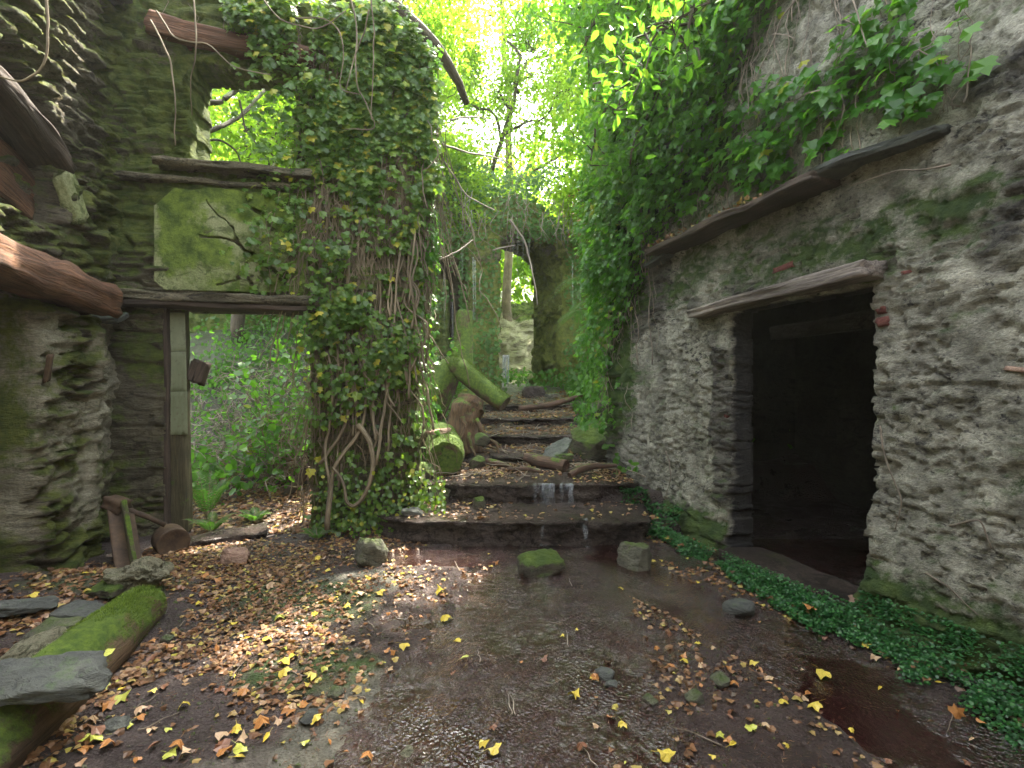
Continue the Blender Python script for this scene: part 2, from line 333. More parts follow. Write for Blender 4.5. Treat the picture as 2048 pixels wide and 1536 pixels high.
def ground_z(x, y, fine=True):
    x = np.asarray(x, float); y = np.asarray(y, float); x, y = np.broadcast_arrays(x, y)
    c = np.interp(y, _y, _c); l = np.interp(y, _yl, _l); wl = sstep(-1.3, -2.1, x)
    z = c * (1 - wl) + l * wl
    z = z + 1.0 * np.exp(-((x - 2.25) / .75) ** 2 - ((y - 9.2) / 1.3) ** 2) + .5 * np.exp(-((x - 2.3) / .6) ** 2 - ((y - 7.4) / .8) ** 2)
    inroom = sstep(.1, .35, x - wallx(y)) * sstep(6.4, 6.0, y); z = z * (1 - inroom) - .03 * inroom
    fl = sstep(4.6, 4.2, y)
    z = z + fl * (.13 * sstep(-1.95, -2.7, x) * sstep(3.7, 3.2, y) + .02 * fbm2(x, y, 1.1, 3, 5) + .012 * sstep(-.2, -1.2, x) + .008)
    z = z - fl * (1 - inroom) * .045 * chan(x, y)
    far = sstep(10, 20, y) + sstep(5, 12, np.abs(x)); z = z + far * .8 * fbm2(x, y, .15, 3, 9)
    if fine:
        z = z + .020 * fbm2(x, y, 9, 5, 6, .6) + .03 * sstep(5, 6, y) * fbm2(x, y, 3, 4, 8)
    return z
def onG(px, py):
    """where the view ray through a photo pixel meets the flat floor"""
    D = 1000 * H / (py - 768); return np.array([(px - 1024) / 1000 * D, D, 0.])
def onZ(px, py, z):
    D = 1000 * (H - z) / (py - 768); return np.array([(px - 1024) / 1000 * D, D, z])
def at(px, py, D): return np.array([(px - 1024) / 1000 * D, D, H - (py - 768) / 1000 * D])
def grd(x, y): return np.array([x, y, float(ground_z(np.array([x]), np.array([y]))[0])])

xs = np.concatenate([np.linspace(-90, -8, 34)[:-1], np.linspace(-8, -3.8, 36)[:-1], np.arange(-3.8, 3.3, .02), np.linspace(3.35, 8, 38), np.linspace(8.5, 90, 34)])
ys = np.concatenate([np.linspace(-40, -3, 12)[:-1], np.linspace(-3, 1.1, 36)[:-1], np.arange(1.1, 5.2, .02), np.arange(5.2, 10.5, .05), np.arange(10.6, 20, .25), np.linspace(20.5, 200, 50)])
gx, gy = np.meshgrid(xs, ys, indexing='ij'); gz = ground_z(gx, gy)
def gridF(a, b):
    i = np.arange(a - 1)[:, None] * b; j = np.arange(b - 1)[None]; k = (i + j).ravel()
    return np.stack([k, k + b, k + b + 1, k + 1], 1)
def spot(x, y, cx, cy, rx, ry, n=.5):
    d = np.hypot((x - cx) / rx, (y - cy) / ry) + n * fbm2(x, y, 3, 4, 21); return sstep(1.1, .8, d)
p1, p2, p3 = onG(690, 1170), onG(640, 1210), onG(540, 1440)
path_m = np.clip(spot(gx, gy, p1[0] + .1, p1[1], .42, .2) + spot(gx, gy, -.72, 2.1, .18, .45) + .7 * spot(gx, gy, .08, 1.9, .12, .5) + .5 * spot(gx, gy, -.9, 1.75, .3, .15), 0, 1)
moss_m = np.clip(spot(gx, gy, p2[0] - .1, p2[1], .55, .35) + spot(gx, gy, -1.0, 2.45, .35, .25) + sstep(7, 9, gy) * .8 + .8 * spot(gx, gy, -2.6, 3.3, .5, .3), 0, 1)
dry_m = sstep(-.3, -1.4, gx) + sstep(4.6, 5.5, gy) * .4
struct(mk("ground", np.stack([gx, gy, gz], -1).reshape(-1, 3), gridF(len(xs), len(ys)), M['soil'], attrs={"path": path_m.ravel(), "moss": moss_m.ravel(), "dry": np.clip(dry_m, 0, 1).ravel()}))
# the water film lies in the stream bed; its edge is where the bed rises through it
wx, wy = np.arange(-1.9, 3.2, .03), np.arange(.9, 4.5, .03); ax, ay = np.meshgrid(wx, wy, indexing='ij')
wz = .004 + .0035 * fbm2(ax, ay, 5, 3, 31)
struct(mk("stream_water", np.stack([ax, ay, wz], -1).reshape(-1, 3), gridF(len(wx), len(wy)), M['water']))

# ------------------------------------------------------------------ walls
def wall(name, O, d, L, Ht, res, mat, disp, hole, thick, n, z0=-.15, parent=None, exdir=None, layers=4, back=True, s0=0., rshade=None, rn=.035, lean=0.):
    d = np.array([d[0], d[1], 0.]) / math.hypot(*d); n = np.array([n[0], n[1], 0.]) / math.hypot(*n)
    s = np.arange(s0, L + res, res); z = np.arange(z0, Ht + res, res); S, Z = np.meshgrid(s, z, indexing='ij')
    D, at_ = disp(S, Z); ex = -n * thick if exdir is None else np.array([exdir[0], exdir[1], 0.])
    # jitter in the plane so cut edges look broken
    js = .35 * res * fbm2(S, Z, 40, 2, 51); jz = .35 * res * fbm2(S, Z, 40, 2, 52)
    P = np.array(O, float) + (S + js)[..., None] * d + D[..., None] * n; P[..., 2] += Z + jz
    P = P - lean * Z[..., None] * n
    lay = [P]
    for k in range(1, layers + 1):
        t = k / layers; Q = P * 0 + np.array(O, float) + S[..., None] * d + (D * (1 - t))[..., None] * n; Q[..., 2] += Z
        Q = Q + t * ex - lean * Z[..., None] * n
        w = rn * (1 if k < layers else 0)
        for c in range(3): Q[..., c] += w * fbm2(S * 1.0 + k * 3.7, Z, 5, 3, 60 + c)
        lay.append(Q)
    ns, nz = S.shape; N = ns * nz
    sc_c = (S[:-1, :-1] + res / 2); zc_c = (Z[:-1, :-1] + res / 2)
    keep = ~hole(sc_c, zc_c)
    idx = np.arange(N).reshape(ns, nz)
    f = np.stack([idx[:-1, :-1], idx[1:, :-1], idx[1:, 1:], idx[:-1, 1:]], -1)[keep]
    flip = np.cross(d, [0, 0, 1]) @ n < 0
    faces = [f[:, ::-1] if flip else f]
    if back:
        fb = f + layers * N; faces.append(fb if flip else fb[:, ::-1])
    pad = np.zeros((ns + 1, nz + 1), bool); pad[1:-1, 1:-1] = keep
    k = pad[1:-1, 1:-1]
    E = []
    for nb, (a, b) in ((pad[:-2, 1:-1], (idx[:-1, 1:], idx[:-1, :-1])), (pad[2:, 1:-1], (idx[1:, :-1], idx[1:, 1:])),
                       (pad[1:-1, :-2], (idx[:-1, :-1], idx[1:, :-1])), (pad[1:-1, 2:], (idx[1:, 1:], idx[:-1, 1:]))):
        m = k & ~nb; E.append(np.stack([a[m], b[m]], 1))
    E = np.concatenate(E)
    for q in range(layers):
        g = np.stack([E[:, 1] + q * N, E[:, 0] + q * N, E[:, 0] + (q + 1) * N, E[:, 1] + (q + 1) * N], 1)
        faces.append(g[:, ::-1] if flip else g)
    V = np.concatenate([l.reshape(-1, 3) for l in lay]); F = np.concatenate(faces)
    A = {kk: np.tile(vv.ravel(), layers + 1) for kk, vv in at_.items()}
    if rshade is not None:  # layers behind the face take the painted shade tone
        for kk, vv in (('tint', rshade), ('plaster', 0.), ('moss', -.1)): A[kk][N:] = vv
    used = np.unique(F); rem = np.full(len(V), -1); rem[used] = np.arange(len(used))
    return mk(name, V[used], rem[F], mat, parent, True, {kk: vv[used] for kk, vv in A.items()})

def courses(S, Z, w=.26, h=.055, seed=0, tilt=0, amp=.05, gap=.03):
    """thin split-slate courses: long flat stones of uneven depth with open joints"""
    zz = Z + tilt * S + .03 * fbm2(S, Z, 2.5, 3, seed + 1)
    f, e, c = voro(S / w, zz / h, seed); f2, e2, c2 = voro(S / (w * 1.9), zz / (h * 2.4), seed + 5)
    big = fbm2(S, Z, 1.3, 3, seed + 2) > .12
    e = np.where(big, e2, e); c = np.where(big, c2, c)
    lean = (zz / h - np.floor(zz / h) - .5) * .012
    D = (c - .5) * amp - sstep(.22, .0, e) * gap + lean
    return D, c
def rough(S, Z, seed=0, st=1.):
    return .05 * fbm2(S, Z * st, 1.1, 3, seed) + .028 * fbm2(S, Z * st, 6, 5, seed + 1, .6)
def box_hole(S, Z, s0, s1, z0, z1, j=.025, seed=0):
    q = j * fbm2(S, Z, 7, 3, 70 + seed) * 2
    return (S + q > s0) & (S + q < s1) & (Z - q > z0) & (Z - q < z1)
def beam(name, a, b, w, h, mat, parent=None, n=(0, -1, 0), seed=0, seg=26, rough_=.012, taper=1., cut=.0):
    """a rough-hewn squared timber or slab from a to b: w across, h high, worn arrises"""
    a, b = np.asarray(a, float), np.asarray(b, float); T = norm(b - a); Nn = np.array(n, float); Nn = norm(Nn - (Nn @ T) * T); U = np.cross(Nn, T)
    if U[2] < 0: U = -U
    prof = []
    for i in range(28):
        t = i / 28 * 2 * math.pi; c, s_ = math.cos(t), math.sin(t); r = 1 / (abs(c) ** 9 + abs(s_) ** 9) ** (1 / 9); prof.append((c * r / 2, s_ * r / 2))
    prof = np.array(prof); k = len(prof); L = np.linalg.norm(b - a)
    V = []
    for i in range(seg + 1):
        t = i / seg; m = 1 + (taper - 1) * t
        V.append(a + (b - a) * t + prof[:, :1] * w * m * Nn + prof[:, 1:] * h * m * U)
    V = np.array(V); base = V.copy().reshape(-1, 3)
    gp = np.stack([np.repeat(np.linspace(0, L, seg + 1), k), np.tile(prof[:, 0] * w, seg + 1), np.tile(prof[:, 1] * h, seg + 1)], 1)
    o = .9 * np.stack([fbm(gp * [3, 30, 30] + seed * 9.1 + c * 5, 1, 4, c) for c in range(3)], 1) + .8 * np.stack([fbm(base + seed * 3 + c, 2.5, 2, c) for c in range(3)], 1)
    V = (base + rough_ * 1.6 * o).reshape(seg + 1, k, 3)
    ends = rough_ * 2 * fbm2(np.arange(k) * 1., 0 * np.arange(k) + seed, .7, 2, 3)[:, None] * T
    V[0] -= ends; V[-1] += ends
    VV = np.concatenate([V.reshape(-1, 3), V[0].mean(0)[None] - T * .004, V[-1].mean(0)[None] + T * .004])
    i = np.arange(seg)[:, None] * k; j = np.arange(k)[None]; j2 = (j + 1) % k
    Q = np.stack([i + j, i + j2, i + k + j2, i + k + j], -1).reshape(-1, 4)
    jj = np.arange(k); kk = (jj + 1) % k; c0 = (seg + 1) * k; e = seg * k
    return mk(name, VV, [Q, np.stack([np.full(k, c0), kk, jj], 1), np.stack([np.full(k, c0 + 1), e + jj, e + kk], 1)], mat, parent, attrs={"gc": np.concatenate([gp, [[0, 0, 0], [L, 0, 0]]]) + seed})

# --- front wall with doorway and window
FO = np.array([-3.58, 4.496, 0]); FD = norm(np.array([1, .13, 0])); FN = np.array([.13, -1, 0]) / math.hypot(.13, 1)
def fw(s, z, o=0.): return FO + FD * s + FN * o + np.array([0, 0, z])
def f_disp(S, Z):
    D, c = courses(S, Z, .26, .06, 1, 0, .07, .05)
    pl = sstep(-.05, .1, -.15 + fbm2(S, Z, 1.6, 4, 91) + .2 * (S < .45) * (Z < 2) + .2 * (Z > 3.2) * (S < .6))
    D = D * (1 - .75 * pl) + rough(S, Z, 3, 1.6) + pl * .018 * fbm2(S, Z * 1.6, 16, 4, 92, .65)
    ctr = np.exp(-((S - 2.2) / .55) ** 2) * .06; D = D + ctr
    return D, {"tint": c, "plaster": pl * 0, "moss": .25 + .35 * sstep(2., 3.3, Z) + .15 * (S > 1.6)}
def f_hole(S, Z):
    h = box_hole(S, Z, .42, 1.70, -1, 2.10) | box_hole(S, Z, .635, 1.56, 3.40, 4.36, .02, 4)
    j = .09 * fbm2(S, Z, 4, 4, 77)
    top = np.interp(S, [0, 1.7, 2.0, 2.3, 2.6, 2.9], [4.95, 4.95, 5.05, 4.95, 4.75, 4.4]) + j * (S > 1.6)
    edge = np.interp(Z, [0, .3, .8, 2.8, 3.6, 3.9, 4.4, 5], [2.78, 2.72, 2.68, 2.68, 2.75, 2.86, 2.84, 2.7]) + j * .5
    return h | (Z > top) | (S > edge)
front = wall("ruined_front_wall", FO, FD, 3.05, 6.0, .018, M['front'], f_disp, f_hole, .42, FN, layers=5, s0=-.4)
tag(front, "tall ivy-clad slate wall with an empty doorway below a square window opening", "wall")
# doorway lintel: two long mossy stones
beam("lintel_stone", fw(.02, 2.19, .03), fw(1.86, 2.155, .03), .34, .09, M['front'], front, FN, 3, 40, .02)
beam("lintel_stone", fw(.1, 2.115, .02), fw(1.80, 2.085, .02), .30, .05, M['darkwood'], front, FN, 5, 40, .008)
# window: rotten timber head in two pieces, sill stones
beam("window_head", fw(.35, 4.62, .02), fw(1.75, 4.42, .02), .2, .17, M['orangewood'], front, FN, 6, 30, .02)
beam("window_head", fw(.5, 4.47, -.2), fw(1.7, 4.42, -.2), .25, .12, M['darkwood'], front, FN, 7, 30, .012)
beam("window_sill", fw(.42, 3.38, .03), fw(1.75, 3.33, .03), .3, .06, M['front'], front, FN, 8, 30, .018)
beam("ledge_stone", fw(.1, 3.27, .02), fw(1.7, 3.22, .02), .12, .05, M['front'], front, FN, 9, 30, .022)
# plaster panel with chamfered corners and cracks
def p_disp(S, Z):
    a = Z + .55 * S
    return .035 + .010 * fbm2(S, Z, 1.5, 3, 41) + .003 * fbm2(S, Z, 14, 4, 42) - .02 * sstep(1.2, 1.5, S) * (fbm2(S, Z, 4, 3, 43) > 0), {"tint": S * 0, "plaster": S * 0, "moss": .15 + .5 * sstep(-.2, .2, fbm2(S, Z, 2.4, 4, 44)) - .6 * sstep(.14, .02, S + .04 * fbm2(S, Z, 6, 3, 40)) - .4 * (Z < .28) * (S > .75)}
def p_hole(S, Z):
    e = .015 * fbm2(S, Z, 6, 4, 45)
    h = (S + Z < .10 + e) | (S - Z + .84 < .10 + e) | (S < .015) | (S > 1.34 + 4 * e) | (Z > .93 + 2 * e)
    w = .05 * fbm2(S, Z, 5, 4, 46)
    for (x0, z0, x1, z1) in ((.45, .82, .62, .62), (.62, .62, .70, .48), (.40, .50, .72, .46), (.70, .48, .98, .26), (.98, .26, 1.15, .1), (.72, .12, .80, .22), (.80, .22, .9, .0), (.86, .78, 1.05, .6), (.55, .06, .75, .12)):
        dx, dz = x1 - x0, z1 - z0; t = np.clip(((S + w - x0) * dx + (Z + w - z0) * dz) / (dx * dx + dz * dz), 0, 1)
        dd = np.hypot(S + w - x0 - t * dx, Z + w - z0 - t * dz); h |= dd < (.019 if x0 >= .70 and x0 < .99 else .009)
    return h
pan = wall("plaster_panel", fw(.335, 2.25), FD, 1.42, .96, .008, M['panel'], p_disp, p_hole, .05, FN, 0, front, layers=1, back=False)
pan["label"] = "pale green mossy plaster panel with chamfered corners and dark cracks"
# door post with riveted plates
post = beam("door_post", fw(.50, -.02, -.12), fw(.47, 2.09, -.12), .12, .17, M['postwood'], front, FN, 11, 30, .012)
beam("door_post_board", fw(.435, -.02, -.03), fw(.425, 2.09, -.03), .05, .045, M['darkwood'], front, FN, 12, 30, .006)
zz = [.93, 1.33, 1.70, 2.06]
for i in range(3):
    pl = beam("metal_plate", fw(.515 - .008 * i, zz[i] + .004, -.048), fw(.507 - .008 * i, zz[i + 1] - .004, -.048), .006, .165, M['plate'], front, FN, 13 + i, 8, .0018)
    rv = []
    for k in range(5):
        for dx in (-.066,):
            c = fw(.512 - .008 * i + dx, zz[i] + .04 + k * .075, -.044); rv.append(([c, c + FN * .004, c + FN * .007], [.007, .006, .003]))
    tube_obj("rivet_row", rv, M['rust'], pl, 6)
beam("post_stub", fw(.60, 1.42, -.14), fw(.66, 1.60, -.14), .1, .16, M['darkwood'], front, FN, 19, 8, .02)

# --- left wall: rough slate with hearth beam, recessed plaster and an upper recess
LO = np.array([-3.62, 4.62, 0]); LD = norm(np.array([.247, -.969, 0])); LN = np.array([.969, .247, 0]) / 1.0
def lw(s, z, o=0.): return LO + LD * s + LN * o + np.array([0, 0, z])
def l_disp(S, Z):
    D, c = courses(S, Z, .30, .06, 21, .12, .15, .08)
    D2, c2 = voro(S / .11, Z / .035, 33)[1:]
    pl = sstep(-.12, .10, fbm2(S, Z, 1.5, 4, 93) + .25 * (Z < 1.9) - .35 * (Z > 2.3) - .5 * sstep(.5, .2, Z) + .35 * (S > 1.3) * (Z < 1.9))
    rec = sstep(1.30, 1.34, S) * sstep(1.98, 1.93, Z)                        # the hearth side, set back
    slit = sstep(.42, .50, S) * sstep(.78, .7, S) * sstep(2.0, 1.8, Z) * .05
    D = D * (1 - .8 * pl) + 1.3 * rough(S, Z, 23, 2.) + .02 * (c2 - .5) * (1 - pl) + pl * .022 * fbm2(S, Z * 1.8, 14, 4, 94, .65)
    D = D + .12 * sstep(.25, .75, S) * sstep(2.0, 1.9, Z) - .30 * rec + slit
    up = sstep(.80, .9, S) * sstep(1.75, 1.55, S) * sstep(2.55, 2.62, Z) * (Z < 3.55 - .62 * (1.5 - S)); D = D - .22 * up
    D = D + .10 * sstep(2.3, 4.5, Z) * sstep(.6, 1.6, S)
    return D, {"tint": c * (1 - pl), "plaster": pl * (1 - .5 * rec), "moss": .25 + .35 * rec + .2 * (1 - pl) + .25 * sstep(.6, .1, S) * (Z > 2)}
left = wall("rough_side_wall", LO, LD, 4.6, 5.9, .018, M['left'], l_disp, lambda S, Z: Z > 5.8 + .1 * fbm2(S, Z, 3, 3, 8), .5, LN, layers=2)
tag(left, "rough slate side wall with rotting timber beams and streaks of sunlight", "wall")
hb = beam("hearth_beam", lw(.60, 2.07, .12), lw(2.2, 2.15, .12), .34, .24, M['orangewood'], left, LN, 31, 60, .024)
hb["label"] = "thick orange rotting timber beam over the plastered pier"
beam("recess_lintel", lw(.92, 3.05, -.06), lw(2.1, 3.42, -.04), .30, .10, M['darkwood'], left, LN, 32, 30, .03)
beam("recess_lintel", lw(.85, 2.78, -.20), lw(2.0, 3.05, -.20), .06, .36, M['orangewood'], left, LN, 33, 30, .03)
beam("jutting_slab", lw(.64, 2.72, .0), lw(.84, 3.0, .0), .10, .2, M['panel'], left, LN, 34, 10, .02)
beam("jutting_slab", lw(.3, 2.0, .1), lw(.55, 1.93, .12), .2, .05, M['slate'], left, LN, 35, 10, .012)
beam("corner_timber", lw(.0, 4.95, .1), lw(.7, 4.75, .1), .2, .2, M['darkwood'], left, LN, 36, 16, .03)
beam("iron_hook", lw(1.27, 1.42, .12), lw(1.30, 1.6, .16), .03, .05, M['rust'], left, LN, 37, 8, .01)

# --- right wall with the dark doorway
RO = np.array([1.195, 6.1, 0]); RD = norm(np.array([.297, -.955, 0])); RN = np.array([-.955, -.297, 0])
def rw(s, z, o=0.): return RO + RD * s + RN * o + np.array([0, 0, z])
def r_disp(S, Z):
    D, c = courses(S, Z, .22, .06, 41, -.05, .05, .03)
    bare = .8 * sstep(.16, .08, np.abs(S - 1.97) + .1 * fbm2(S, Z, 4, 3, 87)) * sstep(1.75, 1.6, Z) * sstep(.25, .5, Z)
    pl = sstep(.0, .15, .22 + fbm2(S, Z, 1.3, 4, 95) - .45 * bare - .6 * sstep(.35, .1, Z) - .3 * (Z > 2.05) * (Z < 2.2) * (S < 3.4) * (S > 1.5))
    ridg = 1 - np.abs(fbm2(S + .15 * Z, Z * 2.2, 5, 4, 96, .6)) * 2
    D = D * (1 - .85 * pl) + 1.2 * rough(S, Z, 43, 1.3) + pl * (.020 * fbm2(S, Z * 1.9, 13, 5, 97, .68) - .026 * sstep(.75, .98, ridg))
    D = D + .22 * np.exp(-np.clip(Z, 0, 9) / .22) * (.6 + .6 * fbm2(S, Z, 2, 2, 98)) + .10 * np.exp(-(np.clip(Z, 0, 9) / .8) ** 2) * sstep(2.3, 3.2, S)
    D = D + .05 * sstep(.9, .3, S) * sstep(2.2, 1.2, Z) + .05 * sstep(2.68, 2.76, Z) * sstep(3.7, 3.3, S)
    m = .15 + .6 * sstep(.9, .35, S) * sstep(.5, 1., Z) + .5 * sstep(.35, .1, Z) + .45 * sstep(2.66, 2.2, Z) * sstep(1.9, 2.4, Z) + .35 * sstep(2.0, 3.4, Z) * sstep(3.4, 2.4, S) + .3 * sstep(.7, .2, Z) * (S > 3.2)
    return D, {"tint": c * (1 - pl) + .35 * pl * sstep(.55, .2, Z + 0 * S) * (S > 3.2), "plaster": pl, "moss": m}
def r_hole(S, Z):
    j = .07 * fbm2(S, Z, 4, 4, 79)
    return box_hole(S, Z, 2.06, 3.26, .0, 2.0, .022, 6) | (Z > 6.0 + j) | (S < .03 + j * .6 + .05 * np.clip(Z - 1.5, 0, 9) * 0)
right = wall("rendered_right_wall", RO, RD, 6.6, 6.1, .018, M['right'], r_disp, r_hole, .22, RN, layers=4, rshade=1.8)  # reveal coloured near-black, painting in the shade of the door opening
tag(right, "pale pitted rendered wall with a dark empty doorway and slate ledge", "wall")
lt = beam("door_lintel", rw(1.68, 2.02, .04), rw(3.32, 2.075, .06), .20, .085, M['greywood'], right, RN, 51, 40, .014, 1.15)
lt["label"] = "split grey timber lintel above the dark doorway"
beam("inner_lintel", rw(1.9, 1.86, -.62), rw(3.45, 1.86, -.62), .12, .12, M['inner_shade'], right, RN, 52, 20, .012)  # dark colour here too paints in the room's shade
beam("inner_lintel", rw(1.98, 2.05, -.20), rw(3.35, 2.05, -.20), .2, .06, M['darkwood'], right, RN, 53, 20, .012)
sl1 = beam("slate_ledge", rw(1.16, 2.70, .10), rw(3.05, 2.70, .10), .30, .065, M['darkwood'], right, RN, 54, 44, .012)
beam("slate_ledge", rw(3.0, 2.73, .08), rw(3.66, 2.72, .06), .26, .07, M['slate'], right, RN, 55, 24, .02, .6)
beam("slate_ledge", rw(.95, 2.62, .05), rw(1.3, 2.64, .08), .14, .035, M['slate'], right, RN, 56, 12, .012)
th = beam("threshold_slab", rw(2.16, .035, .0), rw(3.22, .035, .0), .42, .09, M['step'], right, RN, 57, 30, .016)
def rsurf(s, z): return float(r_disp(np.array([[s]]), np.array([[z]]))[0][0, 0])
for (s, z, w, h, k) in ((3.30, 1.83, .055, .05, 1), (3.305, 1.765, .07, .05, 2), (2.62, 2.24, .2, .05, 3), (2.0, 1.13, .05, .05, 4), (3.28, .12, .09, .06, 5), (3.42, 2.02, .04, .025, 6)):
    beam("brick_fragment", rw(s - w / 2, z, rsurf(s - w / 2, z) - .05), rw(s + w / 2, z + .005, rsurf(s + w / 2, z) - .05), .12, h, M['brick'] if k != 5 else M['pinkrock'], right, RN, 60 + k, 6, .008)
beam("red_stone", rw(3.9, 1.47, rsurf(3.9, 1.47) - .03), rw(4.05, 1.45, rsurf(4.05, 1.45) - .03), .08, .03, M['pinkrock'], right, RN, 68, 8, .01)

# room behind the dark doorway
IO = rw(.9, 0, -3.1)
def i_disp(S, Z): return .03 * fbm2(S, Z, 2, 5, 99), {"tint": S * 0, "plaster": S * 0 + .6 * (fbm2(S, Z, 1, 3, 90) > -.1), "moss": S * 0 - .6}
no = lambda S, Z: S < -1
room = wall("back_room", rw(-.5, 0, -2.6), RD, 6.0, 2.7, .06, M['inner_shade'], i_disp, no, .3, RN, layers=1)
tag(room, "back wall of the room inside the doorway, shade painted into its colour", "room")
wall("end_wall", rw(.25, 0, -.5), -RN, 2.5, 2.7, .06, M['inner_shade'], i_disp, no, .3, RD, parent=room, layers=1)
wall("near_wall", rw(5.2, 0, -.5), -RN, 2.5, 2.7, .08, M['inner_shade'], i_disp, no, .3, -RD, parent=room, layers=1)
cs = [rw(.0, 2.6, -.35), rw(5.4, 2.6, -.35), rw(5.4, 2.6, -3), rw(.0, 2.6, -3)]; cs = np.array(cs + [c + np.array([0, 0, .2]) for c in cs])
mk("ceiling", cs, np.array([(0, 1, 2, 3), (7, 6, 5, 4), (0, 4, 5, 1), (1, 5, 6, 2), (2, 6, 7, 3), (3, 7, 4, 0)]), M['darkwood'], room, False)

# --- the rest of the roofless room, behind the viewpoint
rear = wall("rear_wall", (-4.0, -.7, 0), (1, 0), 8.5, 4.3, .12, M['left'], lambda S, Z: (.08 * fbm2(S, Z, 1.4, 4, 88), {"tint": S * 0 + .3, "plaster": S * 0 + .3, "moss": S * 0}), lambda S, Z: Z > 3.6 + .5 * fbm2(S, Z, 1.2, 3, 9), .5, (0, 1), layers=1)
tag(rear, "mossy rear wall closing the roofless room", "wall")
# --- ruined arch at the top of the steps
AD = norm(np.array([1, .1, 0])); AN = np.array([.1, -1, 0]); AO = np.array([-4.2, 10.2, .6])
def a_disp(S, Z):
    X = S - 4.2
    D = .25 * fbm2(S, Z, .9, 4, 101) + .08 * fbm2(S, Z, 5, 5, 102, .6)
    D = D + .45 * sstep(-1.05, -.92, X) * sstep(-.15, -.3, X) - .9 * sstep(-1.1, -1.0, -np.abs(X + 1.55) - .45) * sstep(3.5, 3.1, Z)
    D = D + .6 * sstep(1.2, 2.2, X) + .5 * sstep(1.0, .0, Z) * sstep(.9, 1.8, X) + .10 * sstep(.9, 1.5, X) * fbm2(S * 5, Z, 1.5, 4, 103)
    return D, {"tint": (S * 0 + .4), "plaster": S * 0, "moss": .4 + .3 * sstep(.4, 1.5, X) - .5 * (X < -1.05) * (Z < 3.5)}
def a_hole(S, Z):
    X = S - 4.2 + .10 * fbm2(S, Z, 4, 4, 104)
    arc = (X > -.27) & (X < 1.08) & (Z < 3.1 + .95 * np.sqrt(np.clip(1 - ((X - .3) / .85) ** 2, 0, 1)))
    top = np.interp(S, [0, 2.5, 3.4, 4.2, 5, 5.6, 6.4, 8.5], [5.5, 5.0, 4.3, 4.75, 4.5, 3.9, 4.8, 6.5]) + .3 * fbm2(S, Z, 1.5, 4, 105)
    return arc | (Z > top)
arch = wall("ruined_arch", AO, AD, 9.2, 7, .05, M['arch'], a_disp, a_hole, 1.4, AN, 0, exdir=(-.55, 1.45), layers=14, rn=.22)
tag(arch, "mossy dripping stone arch at the top of the wet steps", "ruin")
def b_disp(S, Z): 
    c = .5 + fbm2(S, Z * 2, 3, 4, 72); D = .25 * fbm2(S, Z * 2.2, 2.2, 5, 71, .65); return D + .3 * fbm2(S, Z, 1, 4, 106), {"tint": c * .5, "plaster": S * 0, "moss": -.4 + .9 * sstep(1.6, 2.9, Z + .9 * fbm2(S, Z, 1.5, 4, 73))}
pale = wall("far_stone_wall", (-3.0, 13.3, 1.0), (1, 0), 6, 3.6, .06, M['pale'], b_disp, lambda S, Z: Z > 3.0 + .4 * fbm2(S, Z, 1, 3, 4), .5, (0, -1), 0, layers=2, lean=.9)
tag(pale, "pale sunlit stone wall seen through the mossy arch", "wall")
def y_disp(S, Z):
    D, c = courses(S, Z, .35, .09, 73, 0, .12, .05); return D + .2 * fbm2(S, Z, 1, 4, 107), {"tint": c * .6, "plaster": S * 0, "moss": S * 0 + .75}
yard = wall("terrace_wall", (-7.5, 9.9, 2.0), (1, .05), 6.2, 2.6, .04, M['front'], y_disp, lambda S, Z: Z > 1.5 + .3 * fbm2(S, Z, 1.5, 3, 5), .4, (0, -1), 0, layers=2)
tag(yard, "mossy terrace wall behind the bramble seen through the doorway", "wall")

